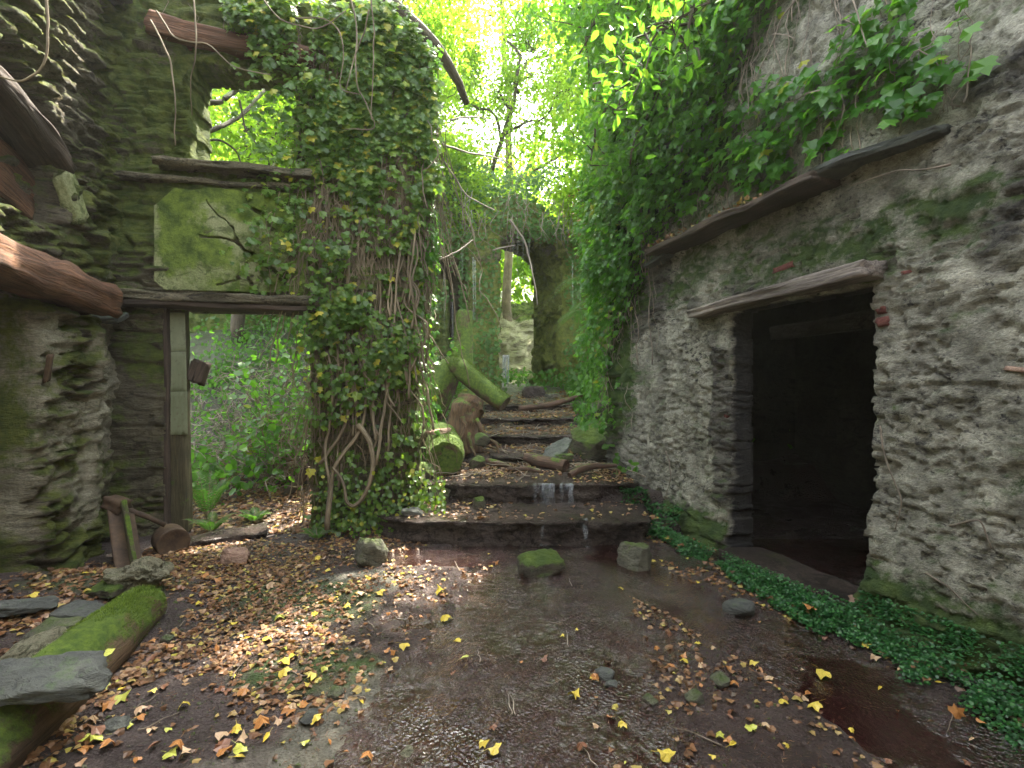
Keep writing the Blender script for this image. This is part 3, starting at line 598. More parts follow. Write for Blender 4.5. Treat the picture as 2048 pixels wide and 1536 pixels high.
# ------------------------------------------------------------------ steps
def slab(name, poly, z0, z1, mat, label, seed=0, cat="step", rough_=.012):
    """a worn slab: outline poly (CCW, at real places), softened edge, uneven top, resting at z0"""
    poly = np.array(poly, float); n = 26 * len(poly) // 4
    P = np.concatenate([poly, poly[:1]]); seg = np.linalg.norm(np.diff(P, axis=0), axis=1); cum = np.concatenate([[0], np.cumsum(seg)])
    m = max(60, int(cum[-1] / .02)); t = np.linspace(0, cum[-1], m, endpoint=False)
    O = np.stack([np.interp(t, cum, P[:, 0]), np.interp(t, cum, P[:, 1])], 1)
    C = O.mean(0); rings = []
    for (k, zz) in ((.985, z0), *[(1.0, z0 + f * (z1 - z0)) for f in (.06, .12, .18, .24, .3, .36, .42, .48, .54, .6, .66, .72, .78, .84)], (1.0, z1 - .018), (.992, z1 - .004), (.975, z1), (.93, z1), (.86, z1), (.78, z1), (.68, z1), (.58, z1), (.46, z1), (.34, z1), (.22, z1), (.1, z1)):
        p = C + (O - C) * k; z = np.full(m, zz)
        q = np.stack([p[:, 0], p[:, 1], z], 1)
        q[:, :2] += (.05 * np.stack([fbm(q * [1, 1, 2.5] + c + seed, 3.5, 4, c) for c in range(2)], 1) + .035 * np.stack([fbm(q * [1, 1, 3] + c + seed, 13, 4, c + 7) for c in range(2)], 1)) * min(1, k * 1.2)
        vv = voro(t / .26, np.full(m, zz / .055) + .5 * fbm2(t, 0 * t, 2, 3, seed), seed + 40); q[:, :2] -= ((.055 * vv[2] + .03 * sstep(.2, 0, vv[1])) * (k > .98) * (zz < z1 - .03))[:, None] * norm(O - C)
        q[:, 2] += rough_ * (fbm(q + seed, 5, 4, 3) + .5 * fbm(q + seed, 20, 3, 4)) - (.03 * np.clip(fbm(q * [1, 1, 0] + seed, 2.2, 3, 8), 0, 1) if k > .9 and zz > z0 + .7 * (z1 - z0) else 0)
        rings.append(q)
    V = np.concatenate([np.concatenate(rings), np.array([[C[0], C[1], z1]])]); r = len(rings)
    i = np.arange(r - 1)[:, None] * m; j = np.arange(m)[None]; j2 = (j + 1) % m
    Q = np.stack([i + j, i + j2, i + m + j2, i + m + j], -1).reshape(-1, 4); jj = np.arange(m)
    T = np.stack([np.full(m, len(V) - 1), (r - 1) * m + jj, (r - 1) * m + (jj + 1) % m], 1)
    return tag(mk(name, V, [Q, T], mat), label, cat)
slab("stone_step", [(-1.22, 4.52), (-.95, 4.32), (.35, 4.30), (1.18, 4.33), (1.28, 4.6), (1.3, 5.3), (-.8, 5.3), (-1.2, 5.0)], -.05, .215, M['step'], "lowest and widest wet stone step with a deep dark front", 1)
slab("stone_step", [(-.95, 5.05), (-.45, 4.97), (.72, 4.98), (1.28, 5.05), (1.32, 6.7), (-1.0, 6.7)], .12, .40, M['step'], "second wet stone step with thin falls of water over its edge", 2)
slab("stone_step", [(-.28, 6.36), (.0, 6.2), (.42, 6.24), (.46, 6.62), (.2, 6.8), (-.3, 6.7)], .36, .49, M['step'], "small curved third step of thin flat stone", 3)
slab("stone_step", [(-.9, 7.2), (.2, 7.12), (.9, 7.2), (.95, 8.0), (-.9, 8.1)], .5, .66, M['step'], "fourth step strewn with twigs and leaves", 4)
slab("stone_step", [(-.6, 8.05), (.5, 8.0), (1.3, 8.1), (1.3, 8.9), (-.6, 9.0)], .68, .85, M['step'], "fifth leaf-covered step beside the thin fallen pole", 5)
slab("stone_step", [(-.5, 9.0), (.5, 8.95), (1.4, 9.05), (1.4, 9.8), (-.5, 9.9)], .85, 1.03, M['step'], "top step in front of the mossy arch", 6)
for i, (x, y, z) in enumerate([(-3.25, 7.3, .72), (-3.55, 7.9, 1.02), (-3.8, 8.5, 1.45), (-4.1, 9.1, 1.85)]):
    slab("garden_step", [(x - .6, y), (x + .7, y), (x + .7, y + .75), (x - .6, y + .75)], z - .3, z, M['step'], ["lowest", "second", "third", "topmost"][i] + " dark garden step behind the doorway bramble", 10 + i)

# ------------------------------------------------------------------ rocks
def ico(sub):
    import bmesh
    bm = bmesh.new(); bmesh.ops.create_icosphere(bm, subdivisions=sub, radius=1)
    V = np.array([v.co[:] for v in bm.verts]); F = np.array([[v.index for v in f.verts] for f in bm.faces]); bm.free(); return V, F
ICO5 = ico(5); ICO4 = ico(4)
def rock(name, loc, size, mat, label, seed=0, rot=0, tilt=(0, 0), boxy=.5, cat="stone", sub=5, n=.10, group=None, parent=None, sink=.12):
    V, F = (ICO5 if sub == 5 else ICO4); V = V.copy(); r = np.random.default_rng(seed)
    p = 2 + 6 * boxy; V = V / ((np.abs(V) ** p).sum(1, keepdims=True) ** (1 / p))
    for k in range(7):
        d = rdir(1, r)[0]; c = r.uniform(.62, .92); o = V @ d; V = V - np.where(o > c, o - c, 0)[:, None] * d * .9
    V = V * (1 + n * fbm(V + seed, 1.5, 5, seed % 97)[:, None] * 1.6)
    V = V * np.array(size) / 2 + .012 * np.stack([fbm(V * size + c + seed, 14, 3, c) for c in range(3)], 1) * min(1, max(size) * 3)
    V -= np.array([0, 0, V[:, 2].min() + sink * size[2]])
    o = mk(name, V, F, mat, parent); o.location = loc; o.rotation_euler = (tilt[0], tilt[1], rot)
    return tag(o, label, cat, group) if parent is None else o
g = onG(735, 1135); rock("mossy_stone", grd(g[0], g[1] + .05), (.24, .22, .26), M['dryrock'], "grey green angular stone at the left end of the lowest step", 3, .5, (.1, .25))
g = onG(1092, 1150); rock("mossy_stone", grd(g[0], g[1] + .08), (.34, .22, .25), M['mossrock'], "rounded mossy stone in the stream under the small waterfall", 14, .3, (0, -.3), .35)
g = onG(1280, 1143); rock("block_stone", grd(g[0], g[1] + .1), (.25, .22, .24), M['dryrock'], "square dark block standing in the water beside the right wall", 15, .05, (0, 0), 1)
g = onZ(957, 1016, .215); rock("round_stone", g, (.13, .12, .14), M['mossrock'], "small round olive stone on the lowest step", 16, 0, (0, 0), .1)
g = onZ(825, 1032, .215); rock("flat_stone", g + [0, .05, 0], (.22, .16, .07), M['slate'], "flat pale green slate on the left of the lowest step", 17, .2, (0, .1))
g = onZ(878, 975, .36); rock("flat_stone", [g[0], g[1] + .12, .27], (.36, .3, .15), M['dryrock'], "flat mossy stone at the left end of the second step", 18, .1)
g = onG(461, 1137); rock("pink_stone", grd(g[0], g[1] + .04), (.19, .14, .13), M['pinkrock'], "pinkish stone among orange leaves near the doorway", 19, .2, (0, .2), .3)
rock("rubble_lump", grd(-2.36, 3.15), (.32, .26, .2), M['rubble'], "crumbly pale mortar lump at the end of the mossy log", 20, .3, (0, .2), .2, n=.45)
rock("slate_slab", (-1.84, 1.92, .225), (.44, .30, .11), M['slate'], "large green slate slab lying on the mossy log", 21, .35, (.08, .12), .9)
rock("slate_slab", (-1.60, 1.90, .25), (.12, .10, .07), M['slate'], "small pale green stone beside the large slab on the log", 22, .3)
for i, (px, py, sx, sy, sz, m, lb) in enumerate([
    (165, 1235, .26, .2, .09, 'slate', "grey slate slab on the leafy bank nearest the wall"), (105, 1262, .24, .2, .10, 'dryrock', "rounded greenish stone on the bank behind the big slab"),
    (140, 1310, .30, .16, .10, 'slate', "dark slate wedge against the upper side of the mossy log"), (40, 1235, .28, .2, .07, 'slate', "flat slate at the foot of the side wall"),
    (70, 1300, .24, .2, .12, 'rubble', "knobbly pale rubble lump on the bank of slates"), (35, 1360, .3, .2, .1, 'dryrock', "mossy stone at the left edge of the slate bank"),
    (230, 1470, .10, .07, .03, 'slate', "small bluish slate chip on the soil beside the log"), (225, 1180, .2, .2, .08, 'mossrock', "mossy hump on the bank under the leaning iron beam")]):
    z = .14 if i not in (6,) else 0; g = onZ(px, py, z); rock("bank_stone", (g[0], g[1], float(ground_z(np.array([g[0]]), np.array([g[1]]))[0]) + (.02 if i != 6 else 0)), (sx, sy, sz), M[m], lb, 30 + i, i * 1.1, (.05, .08 * (-1) ** i), .6)
g = onG(450, 1085); beam("threshold_stone", (-2.92, 4.16, .02), (-2.25, 4.58, .045), .10, .26, M['step'], None, (0, 0, 1), 75, 30, .022)
tag(bpy.data.objects["threshold_stone"], "long dark threshold stone lying in front of the left doorway", "stone")
rock("grey_slab", (.60, 6.45, .5), (.5, .34, .09), M['slate'], "tilted grey slab beside the mossy block", 41, .5, (.1, -.45), .8)
rock("mossy_block", (1.18, 6.75, .44), (.74, .6, .48), M['mossrock'], "large square mossy block against the end of the right wall", 42, .1, (0, 0), 1)
rock("mossy_block", (1.5, 7.9, .75), (.7, .6, .42), M['mossrock'], "further mossy block partly hidden by the right wall", 43, .2, (0, 0), 1)
rock("mossy_stone", (-.42, 5.95, .4), (.22, .2, .16), M['mossrock'], "yellow-green stone among leaves right of the big log", 44, .3)
rock("mossy_stone", (.65, 6.3, .44), (.24, .2, .10), M['mossrock'], "low wet stone in front of the mossy block", 45, .3)
rock("mossy_stone", (.42, 9.7, 1.05), (.42, .34, .34), M['step'], "wet black stone at the foot of the arch opening", 46, .3, (0, 0), .2)
rock("mossy_stone", (.78, 9.6, 1.05), (.3, .3, .2), M['dryrock'], "brownish stone right of the wet black stone by the arch", 47, .9)
rock("white_flat_stone", (-.86, 5.82, .82), (.30, .16, .06), M['pinkrock'], "pale flat stone resting on top of the big mossy log", 48, .5, (0, -.15), .8)
rock("mossy_hump", (-1.15, 6.5, .42), (.9, .9, .55), M['mossrock'], "mossy hump behind the big cut log", 49, .2, (0, 0), .2)
rock("mossy_stone", (-.93, 5.35, .32), (.3, .3, .3), M['mossrock'], "mossy stone wedged between the pillar and the big log", 50, .2)
for i, (px, py, s, m, lb) in enumerate([(670, 1395, .06, 'dryrock', "small grey stone in the soil left of the bare path"), (820, 1500, .07, 'rubble', "small pale pebble near the bottom centre"), (1210, 1350, .09, 'slate', "wet grey stone in the middle of the leafy island"), (1390, 1407, .07, 'dryrock', "small tan stone between the two streams"), (1480, 1220, .17, 'slate', "dark wet stone in the water below the threshold"), (1300, 1400, .06, 'dryrock', "wet pebble on the leafy island"), (1220, 1370, .06, 'slate', "darker pebble next to the wet grey island stone"), (620, 1450, .06, 'slate', "grey pebble beside the bare soil patch"), (1440, 1368, .07, 'dryrock', "flat grey pebble at the edge of the right stream"), (335, 1290, .06, 'dryrock', "pebble near the end of the mossy log")]):
    g = onG(px, py); rock("pebble", grd(g[0], g[1]), (s * 1.3, s, s * .7), M[m], lb, 80 + i, i, (0, 0), .3, "pebble", 4)

# ------------------------------------------------------------------ logs
def log(name, P, r, mat, label, cat="log", sides=28, bump=.06, seed=0, parent=None, attrs=None):
    P = np.asarray(P, float); n = len(P); m = 40; t = np.linspace(0, n - 1, m)
    Q = np.stack([np.interp(t, np.arange(n), P[:, c]) for c in range(3)], 1); rr = np.interp(t, np.arange(n), np.broadcast_to(r, (n,)))
    for _ in range(6): Q[1:-1] = (Q[:-2] + Q[2:] + 2 * Q[1:-1]) / 4
    # two shrunken rings close each end with a rounded lip
    T0, T1 = norm(Q[1] - Q[0]), norm(Q[-1] - Q[-2])
    Q = np.concatenate([[Q[0] - T0 * .001] * 2, [Q[0] - T0 * .004], Q, [Q[-1] + T1 * .004], [Q[-1] + T1 * .001] * 2])
    Q[0] += T0 * .012; Q[1] += T0 * .006; Q[-1] -= T1 * .012; Q[-2] -= T1 * .006
    rr = np.concatenate([[rr[0] * .3, rr[0] * .7, rr[0] * .93], rr, [rr[-1] * .93, rr[-1] * .7, rr[-1] * .3]])
    T = norm(np.gradient(Q, axis=0)); T[:3] = T0; T[-3:] = T1
    A = norm(np.cross(T, [.2, .1, 1.] if abs(T0[2]) < .8 else [1., 0, 0])); B = np.cross(T, A)
    an = np.arange(sides) * 2 * np.pi / sides
    q3 = np.stack([np.broadcast_to(np.cos(an), (len(Q), sides)), np.broadcast_to(np.sin(an), (len(Q), sides)), np.broadcast_to(np.arange(len(Q))[:, None] * .09, (len(Q), sides))], -1)
    w = 1 + bump * 2.2 * fbm(q3.reshape(-1, 3) + seed * 3, 1.1, 4, seed).reshape(len(Q), sides) + bump * .7 * fbm(q3.reshape(-1, 3) * [5, 5, .7] + seed, 1, 3, seed + 3).reshape(len(Q), sides)
    V = Q[:, None] + (rr[:, None] * w)[..., None] * (np.cos(an)[None, :, None] * A[:, None] + np.sin(an)[None, :, None] * B[:, None])
    k = sides; i = np.arange(len(Q) - 1)[:, None] * k; j = np.arange(k)[None]; j2 = (j + 1) % k
    Fq = np.stack([i + j, i + j2, i + k + j2, i + k + j], -1).reshape(-1, 4); c0 = len(Q) * k; jj = np.arange(k); kk = (jj + 1) % k; e = (len(Q) - 1) * k
    cl = np.concatenate([[0], np.cumsum(np.linalg.norm(np.diff(Q, axis=0), axis=1))]) + seed
    gl_ = np.stack([np.broadcast_to(cl[:, None], w.shape), rr[:, None] * np.cos(an) * .6, rr[:, None] * np.sin(an) * .6], -1).reshape(-1, 3); gl_ = np.concatenate([gl_, [[cl[0], 0, 0], [cl[-1], 0, 0]]])
    VV = np.concatenate([V.reshape(-1, 3), Q[[0, -1]]])
    o = mk(name, VV, [Fq, np.stack([np.full(k, c0), kk, jj], 1), np.stack([np.full(k, c0 + 1), e + jj, e + kk], 1)], mat, parent, attrs={"gc": gl_})
    if parent is None: tag(o, label, cat)
    return o
def mossfuzz(parent, P, r, n, mat, size=.018, seed=0, up=.2):
    """short moss shoots standing on the upper side of a log"""
    g = np.random.default_rng(seed); P = np.asarray(P, float); t = g.random(n) * (len(P) - 1); i = np.minimum(t.astype(int), len(P) - 2); f = (t - i)[:, None]
    C = P[i] * (1 - f) + P[i + 1] * f; T = norm(P[i + 1] - P[i]); U = norm(np.array([0, 0, 1.]) - T * T[:, 2:]); W = np.cross(T, U)
    a = g.normal(0, .75, n); d = np.cos(a)[:, None] * U + np.sin(a)[:, None] * W
    rr = np.interp(t, np.arange(len(P)), np.broadcast_to(r, (len(P),)))[:, None]
    keep = fbm(C + d * .3, 4, 3, seed) > -up
    return leafy("moss_tufts", BLADE, (C + d * rr * .97)[keep], norm(d + .6 * rdir(n, g))[keep], rdir(n, g)[keep], (g.uniform(.6, 1.5, n) * size)[keep], mat, parent)
q = NT("moss_shoot"); q.fin(q.mix(q.attr("rnd"), (.05, .10, .008), (.16, .24, .02)), .8); M['moss'] = q.m
P = [(-2.17, 2.95, .09), (-2.03, 2.4, .10), (-1.93, 1.9, .08), (-1.86, 1.2, .04)]
lg = log("mossy_log", P, [.12, .15, .16, .18], M['mosslog'], "thick moss-topped log lying along the left edge of the floor", seed=1, bump=.11); mossfuzz(lg, P[:2], [.12, .15], 5000, M['moss'], .016, 1, .3); mossfuzz(lg, P[1:], [.15, .16, .18], 2500, M['moss'], .016, 2, -.02)
P = [(-.72, 5.42, .59), (-.78, 5.9, .62), (-.95, 6.6, .68)]
lg = log("cut_log", P, [.19, .215, .22], M['mossy'], "big mossy log with a round cut end facing the steps", seed=2, bump=.08); mossfuzz(lg, P, [.19, .215, .22], 4500, M['moss'], .02, 3)
P = [(-.92, 7.05, .62), (-.95, 7.1, 1.1), (-.85, 7.15, 1.56), (-.78, 7.15, 1.66)]
log("bent_mossy_log", [(-1.35, 7.1, .7), (-1.12, 7.15, 1.2), (-.88, 7.15, 1.66), (-.72, 7.1, 1.62), (-.38, 7.0, 1.32), (-.10, 6.9, 1.12)], [.28, .26, .17, .145, .135, .125], M['mossy'], "mossy log bent like an arch above the rotten stump", seed=4)
mossfuzz(bpy.data.objects["bent_mossy_log"], [(-1.12, 7.15, 1.2), (-.88, 7.15, 1.66), (-.72, 7.1, 1.62), (-.38, 7.0, 1.32), (-.10, 6.9, 1.12)], [.26, .17, .145, .135, .125], 6000, M['moss'], .022, 5)
st = log("rotten_stump", [(-.62, 6.75, .45), (-.66, 6.8, .8), (-.62, 6.9, 1.05), (-.56, 6.95, 1.2)], [.24, .20, .24, .17], M['stump'], "rotten brown stump under the bent mossy log", "stump", seed=5, bump=.22)
rt = []
for i in range(9):
    a = i * 2.39 + .3; x0, y0 = -.62, 6.75; e = (x0 + .5 * math.cos(a), y0 - .1 + .4 * math.sin(a)); z = float(ground_z(np.array([e[0]]), np.array([e[1]]))[0])
    rt.append((wander((x0 + .15 * math.cos(a), y0 + .15 * math.sin(a), .8 + .2 * math.sin(i * 3)), (e[0], e[1], z + .0), 12, .12, i), np.linspace(.035, .008, 12)))
tube_obj("root", rt, M['stump'], st, 6)
rock("moss_ball", (-.38, 6.45, .62), (.2, .2, .16), M['mossrock'], "moss ball", 91, sub=4, parent=st)
lg = log("mossy_post", [(-.84, 8.5, .8), (-.83, 8.5, 1.6), (-.82, 8.5, 2.2), (-.80, 8.5, 2.64)], [.23, .2, .15, .12], M['mossy'], "upright broken post covered in yellow moss left of the arch pillar", "post", seed=6, bump=.1); mossfuzz(lg, [(-.84, 8.5, .8), (-.83, 8.5, 1.6), (-.82, 8.5, 2.2), (-.80, 8.5, 2.62)], [.23, .2, .15, .12], 3500, M['moss'], .03, 8, 1.); mossfuzz(lg, [(-.84, 8.5, .8), (-.82, 8.5, 2.6)], [.22, .12], 2500, M['moss'], .03, 9, 1.)
log("rotting_log", [(.18, 6.15, .50), (.35, 5.95, .48), (.62, 5.72, .46)], [.06, .075, .07], M['barklog'], "short rotting log lying across the second step", seed=7)
log("fallen_pole", [(.12, 8.6, .98), (.6, 8.7, 1.02), (1.3, 8.9, 1.2)], [.05, .05, .04], M['barklog'], "thin dark fallen pole below the arch", "pole", seed=8)
log("curved_branch", [(.62, 5.35, .42), (.72, 5.42, .47), (.9, 5.5, .5), (1.15, 5.52, .5)], [.035, .04, .035, .02], M['barklog'], "curved dark branch at the foot of the right wall end", "branch", seed=9)
log("broken_branch", [(-.3, 6.1, .46), (-.1, 5.95, .44), (.0, 5.8, .43)], [.04, .035, .02], M['barklog'], "broken reddish branch among leaves on the second step", "branch", seed=10)
log("broken_branch", [(-.05, 5.75, .42), (.2, 5.68, .44), (.32, 5.6, .42)], [.02, .025, .015], M['barklog'], "thin wet stick lying on the second step", "branch", seed=11)
log("fallen_log", [(-3.3, 6.9, .6), (-2.8, 6.7, .55), (-2.1, 6.4, .42)], [.12, .14, .13], M['barklog'], "fallen trunk behind the left doorway under dead twigs", seed=12)
beam("leaning_plank", (-2.62, 5.72, .08), (-2.28, 5.75, .50), .03, .10, M['darkwood'], None, (0, -1, .2), 80, 12, .008)
tag(bpy.data.objects["leaning_plank"], "dark plank leaning behind the right side of the left doorway", "plank")
log("wood_board", [(-1.5, 7.3, 1.62), (-.9, 7.35, 1.6)], [.05, .04], M['stump'], "sawn board behind the bent log at the pillar edge", "board", seed=13)

# rusty leaning ironwork in front of the left pier
ir = empty("iron_machine_part", "rusty angle-iron beam leaning on the wall with a rod and a round weight", "ironwork", (-3.0, 3.85, 0))
def pc(name, *a, **k):
    o = beam(name, *a, **k); o.parent = ir; o.matrix_parent_inverse = ir.matrix_basis.inverted(); return o
iro = np.array([-3.0, 3.85, 0])
def child(o): o.parent = ir; o.location = -np.array(iro); return o
child(beam("beam_web", (-3.07, 3.92, .44), (-2.66, 3.50, -.02), .02, .17, M['rust'], None, (.75, -.55, .3), 81, 24, .006))
child(beam("beam_flange", (-2.99, 3.84, .49), (-2.57, 3.44, .02), .06, .03, M['postwood'], None, (.75, -.55, .3), 82, 24, .005))
child(beam("bracket", (-3.14, 3.90, .48), (-3.00, 3.88, .44), .12, .10, M['rust'], None, (0, -1, 0), 83, 10, .012))
child(tube_obj("rod", [(np.array([(-3.05, 3.9, .44), (-2.9, 4.0, .33), (-2.80, 4.04, .26)]), [.022, .02, .02])], M['rust'], None, 10))
dr = child(log("round_weight", [(-2.86, 4.16, .12), (-2.74, 4.05, .11)], [.12, .12], M['rust'], "", seed=14, bump=.02, sides=36))
for o in (dr,):
    for k in ("label", "category"):
        if k in o.keys(): del o[k]

# ------------------------------------------------------------------ falling water
def falls(name, xs_, y, z0, z1, label, seed, w=.006, out=.05):
    g = np.random.default_rng(seed); L = []
    for x in xs_:
        h = g.uniform(.0, .75) * (z0 - z1) if g.random() < .6 else 0; t = np.linspace(0, 1, 9)
        P = np.stack([x + .006 * np.sin(t * 9 + x * 40), y + .03 - (out + g.uniform(0, .02)) * np.sqrt(t) , z0 + .003 - (z0 - z1 - h) * t ** 1.6], 1)
        L.append((P, np.interp(t, [0, .3, 1], [w * 1.6, w, w * .6]) * g.uniform(.5, 1.2)))
    for k in range(int(10 + 1.2 * len(xs_))):
        c = np.array([g.choice(xs_) + g.normal(0, .02), y - out - abs(g.normal(0, .02)), z1 + abs(g.normal(0, .012))]); L.append((np.array([c, c + g.normal(0, .004, 3), c + g.normal(0, .006, 3)]), [.0008, .0022, .0008]))
    o = tube_obj(name, L, M['fall'], None, 6); return tag(o, label, "waterfall")
fx = np.concatenate([rng.uniform(.21, .42, 40), rng.uniform(.47, .61, 26)])
falls("waterfall", fx, 4.98, .40, .22, "thin curtain of water falling over the second step", 1, .0026)
falls("waterfall", [.255, .262, .27], 4.33, .215, .02, "slim trickle falling from the lowest step behind the round stone", 2, .004)
falls("waterfall", [.622, .63, .636, .645], 4.34, .215, .01, "single bright spout falling from the lowest step", 3, .006)
falls("waterfall", rng.uniform(-.24, -.06, 26), 11.4, 2.05, 1.3, "white cascade at the foot of the arch pillar", 4, .011, .35)
for i, (px, y0, y1, D) in enumerate([(946, 515, 640, 9.4), (950, 520, 620, 9.4), (888, 545, 690, 9.7), (924, 505, 560, 9.5), (1035, 455, 560, 9.9), (1046, 470, 540, 9.9), (1058, 480, 560, 9.9), (870, 560, 650, 9.8), (960, 540, 600, 9.4), (1145, 520, 680, 9.0), (1160, 560, 720, 8.8), (905, 600, 700, 9.7), (1026, 480, 530, 9.9)]):
    a, b = at(px, y0, D), at(px + 1, y1, D); P = np.linspace(a, b, 8)
    tag(tube_obj("water_trickle", [(P, np.linspace(.009, .002, 8) * (1.2 if i < 2 else .6))], M['fall'], None, 5), "thin thread of water dripping down at the old arch", "trickle", "water threads dripping from the arch")

# ------------------------------------------------------------------ ivy and creepers
def jit(n, s): return rng.normal(size=(n, 3)) * s
def wall_ivy(name, label, frame, n_vec, dens, s_rng, z_rng, count, size, mat, off=(.03, .14), stems=0, stemlen=(.6, 2.0), droop=.9, thick=.005, tpl=IVY, seed=0, cat="ivy", stemz=None, vmat=None, zmin=None):
    """leaves held off a wall on climbing stems; dens(s, z) in 0..1 says where it grows"""
    g = np.random.default_rng(seed); root = empty(name, label, cat, tuple(frame((s_rng[0] + s_rng[1]) / 2, z_rng[0])))
    S, Z = [], []
    while sum(map(len, S)) < count:
        s = g.uniform(*s_rng, count * 2); z = g.uniform(*z_rng, count * 2); k = g.random(count * 2) < dens(s, z); S.append(s[k]); Z.append(z[k])
        if len(S) > 60: break
    S = np.concatenate(S)[:count]; Z = np.concatenate(Z)[:count]; n = len(S)
    o = g.uniform(off[0], off[1], n) * (.6 + .8 * (fbm2(S, Z, 2.2, 3, seed) + .5))
    B = np.array([frame(0, 0)]); d = frame(1, 0) - frame(0, 0); P = B + S[:, None] * d + Z[:, None] * np.array([0, 0, 1.]) + o[:, None] * n_vec
    Y = norm(np.array([0, 0, -droop]) + .55 * n_vec + .55 * rdir(n, g)); N_ = norm(n_vec * 1.0 + .5 * np.array([0, 0, 1]) + .55 * rdir(n, g))
    sz = g.uniform(size[0], size[1], n) * np.where(g.random(n) < .12, 1.35, 1)
    lf = leafy("leaves", tpl, P, Y, N_, sz, mat, root)
    if stems:
        L = []
        for i in range(stems):
            for _ in range(30):
                s, z = g.uniform(*s_rng), g.uniform(*(stemz or z_rng))
                if zmin is not None and z < zmin(s) + .15: continue
                if g.random() < dens(np.array([s]), np.array([z]))[0] + .02: break
            else: continue
            ln = g.uniform(*stemlen)
            if zmin is not None: ln = max(.1, min(ln, z - zmin(s)))
            k = int(8 + ln * 9); e = (s + g.normal(0, .16) * ln, max(z - ln, z_rng[0] * .5 + .02))
            P = wander(frame(s, z, g.uniform(.02, .09)), frame(e[0], e[1], g.uniform(.02, .08)), k, g.uniform(.05, .22), seed * 100 + i)
            L.append((P, np.linspace(thick * g.uniform(.4, 1.), thick * g.uniform(.5, 1.8), k)))
        tube_obj("stems", L, vmat or M['vine'], root, 5)
    for c in root.children: c.location = -root.location
    return root

def dn1(s, z):     # pillar ivy: thick above, clumped below, thin over the panel
    px = s
    a = sstep(1.5, 2.0, s) * np.where(z > 3.2, sstep(2.95, 2.75, s), sstep(2.80, 2.62, s)) * np.clip(.62 + 2.6 * fbm2(s, z, 3.2, 4, 113), .08, 1)
    hi = sstep(2.6, 3.3, z); b = np.where(z > 2.6, .42 + .5 * hi, .13 + .36 * (fbm2(s, z, 2.5, 3, 111) > .02) * sstep(.9, 2, z))
    b = b * np.where(z < 1.0, .35, 1)
    left_ = (s <= 1.6) * (.10 * sstep(1.0, 1.55, s) * sstep(2.1, 2.4, z) + .8 * sstep(4.5, 4.8, z) * (s > 1.0) + .5 * sstep(4.2, 4.6, z) * (s > 1.2))
    out = (z > np.interp(s, [0, 1.7, 2.0, 2.3, 2.6, 2.9], [5.0, 5.0, 5.15, 5.05, 4.85, 4.5]))
    return np.where(out, 0, a * b + left_)
wall_ivy("pillar_ivy", "dense small-leaved ivy covering the pillar right of the left doorway", fw, FN, dn1, (.3, 2.95), (.15, 5.3), 11500, (.028, .085), M['ivy'], (.03, .22), 900, (.5, 2.0), thick=.0036, seed=1, stemz=(.9, 5.2), zmin=lambda s: 4.45 if s < 1.62 else .1)
# ivy along the broken right edge of the pillar and its hanging sprays
EO = fw(2.72, 0); ED = norm(np.array([-.13, 1, 0])); EN = np.array([1, .13, 0])
wall_ivy("pillar_edge_ivy", "sunlit ivy sprays hanging at the broken right edge of the pillar", lambda s, z, o=0.: EO + ED * s + EN * o + np.array([0, 0, z]), norm(EN + [0, -.5, 0]), lambda s, z: .08 + .92 * sstep(2.2, 3.0, z) * sstep(4.7, 4.2, z), (-.1, .5), (.9, 4.7), 2600, (.04, .08), M['ivyb'], (-.05, .16), 90, (.4, 1.4), seed=2, thick=.004)
# thick looping vine roots at the pillar foot
L = []
def each(name, lines, mat, labels, cat, sides=6):
    for ln, lb in zip(lines, labels): tag(tube_obj(name, [ln], mat, None, sides), lb, cat)
def vn(pts, r0, r1, n=26):
    Q = np.array([at(*p) for p in pts]); t = np.linspace(0, len(Q) - 1, n); P = np.stack([np.interp(t, np.arange(len(Q)), Q[:, c]) for c in range(3)], 1)
    for _ in range(4): P[1:-1] = (P[:-2] + P[2:] + 2 * P[1:-1]) / 4
    P += .02 * np.stack([fbm(P + c, 5, 3, c) for c in range(3)], 1)
    return (P, np.linspace(r0, r1, n))
for a in ([(720, 640, 4.68), (735, 760, 4.66), (728, 860, 4.62), (690, 900, 4.55), (663, 945, 4.5), (660, 1000, 4.45), (655, 1060, 4.4)], [(664, 935, 4.48), (690, 960, 4.45), (690, 1000, 4.42), (707, 1020, 4.42), (735, 985, 4.45), (748, 935, 4.5), (742, 880, 4.55), (715, 850, 4.6)],
          [(760, 560, 4.7), (765, 700, 4.68), (745, 800, 4.64), (752, 880, 4.56)], [(830, 460, 4.62), (820, 560, 4.64), (832, 640, 4.66), (818, 740, 4.66)], [(800, 500, 4.64), (790, 620, 4.66), (785, 700, 4.66), (770, 820, 4.64), (752, 930, 4.5)],
          [(700, 500, 4.66), (690, 640, 4.66), (712, 760, 4.64), (690, 860, 4.6), (640, 930, 4.6)], [(655, 700, 4.62), (668, 800, 4.62), (650, 900, 4.6), (664, 1000, 4.5)]):
    L.append(vn(a, .010, .026 if len(a) > 5 else .016))
for i in range(26):
    x = rng.uniform(650, 835); y = rng.uniform(430, 760); k = int(rng.integers(3, 6)); pts = [(x + rng.normal(0, 12) + 6 * j, y + j * rng.uniform(40, 80), 4.68 - .02 * j) for j in range(k)]; L.append(vn(pts, .005, .011))
tag(tube_obj("vine_trunk", L, M['vine'], None, 8), "thick tan vine looping and twisting at the foot of the ivy pillar", "vine")
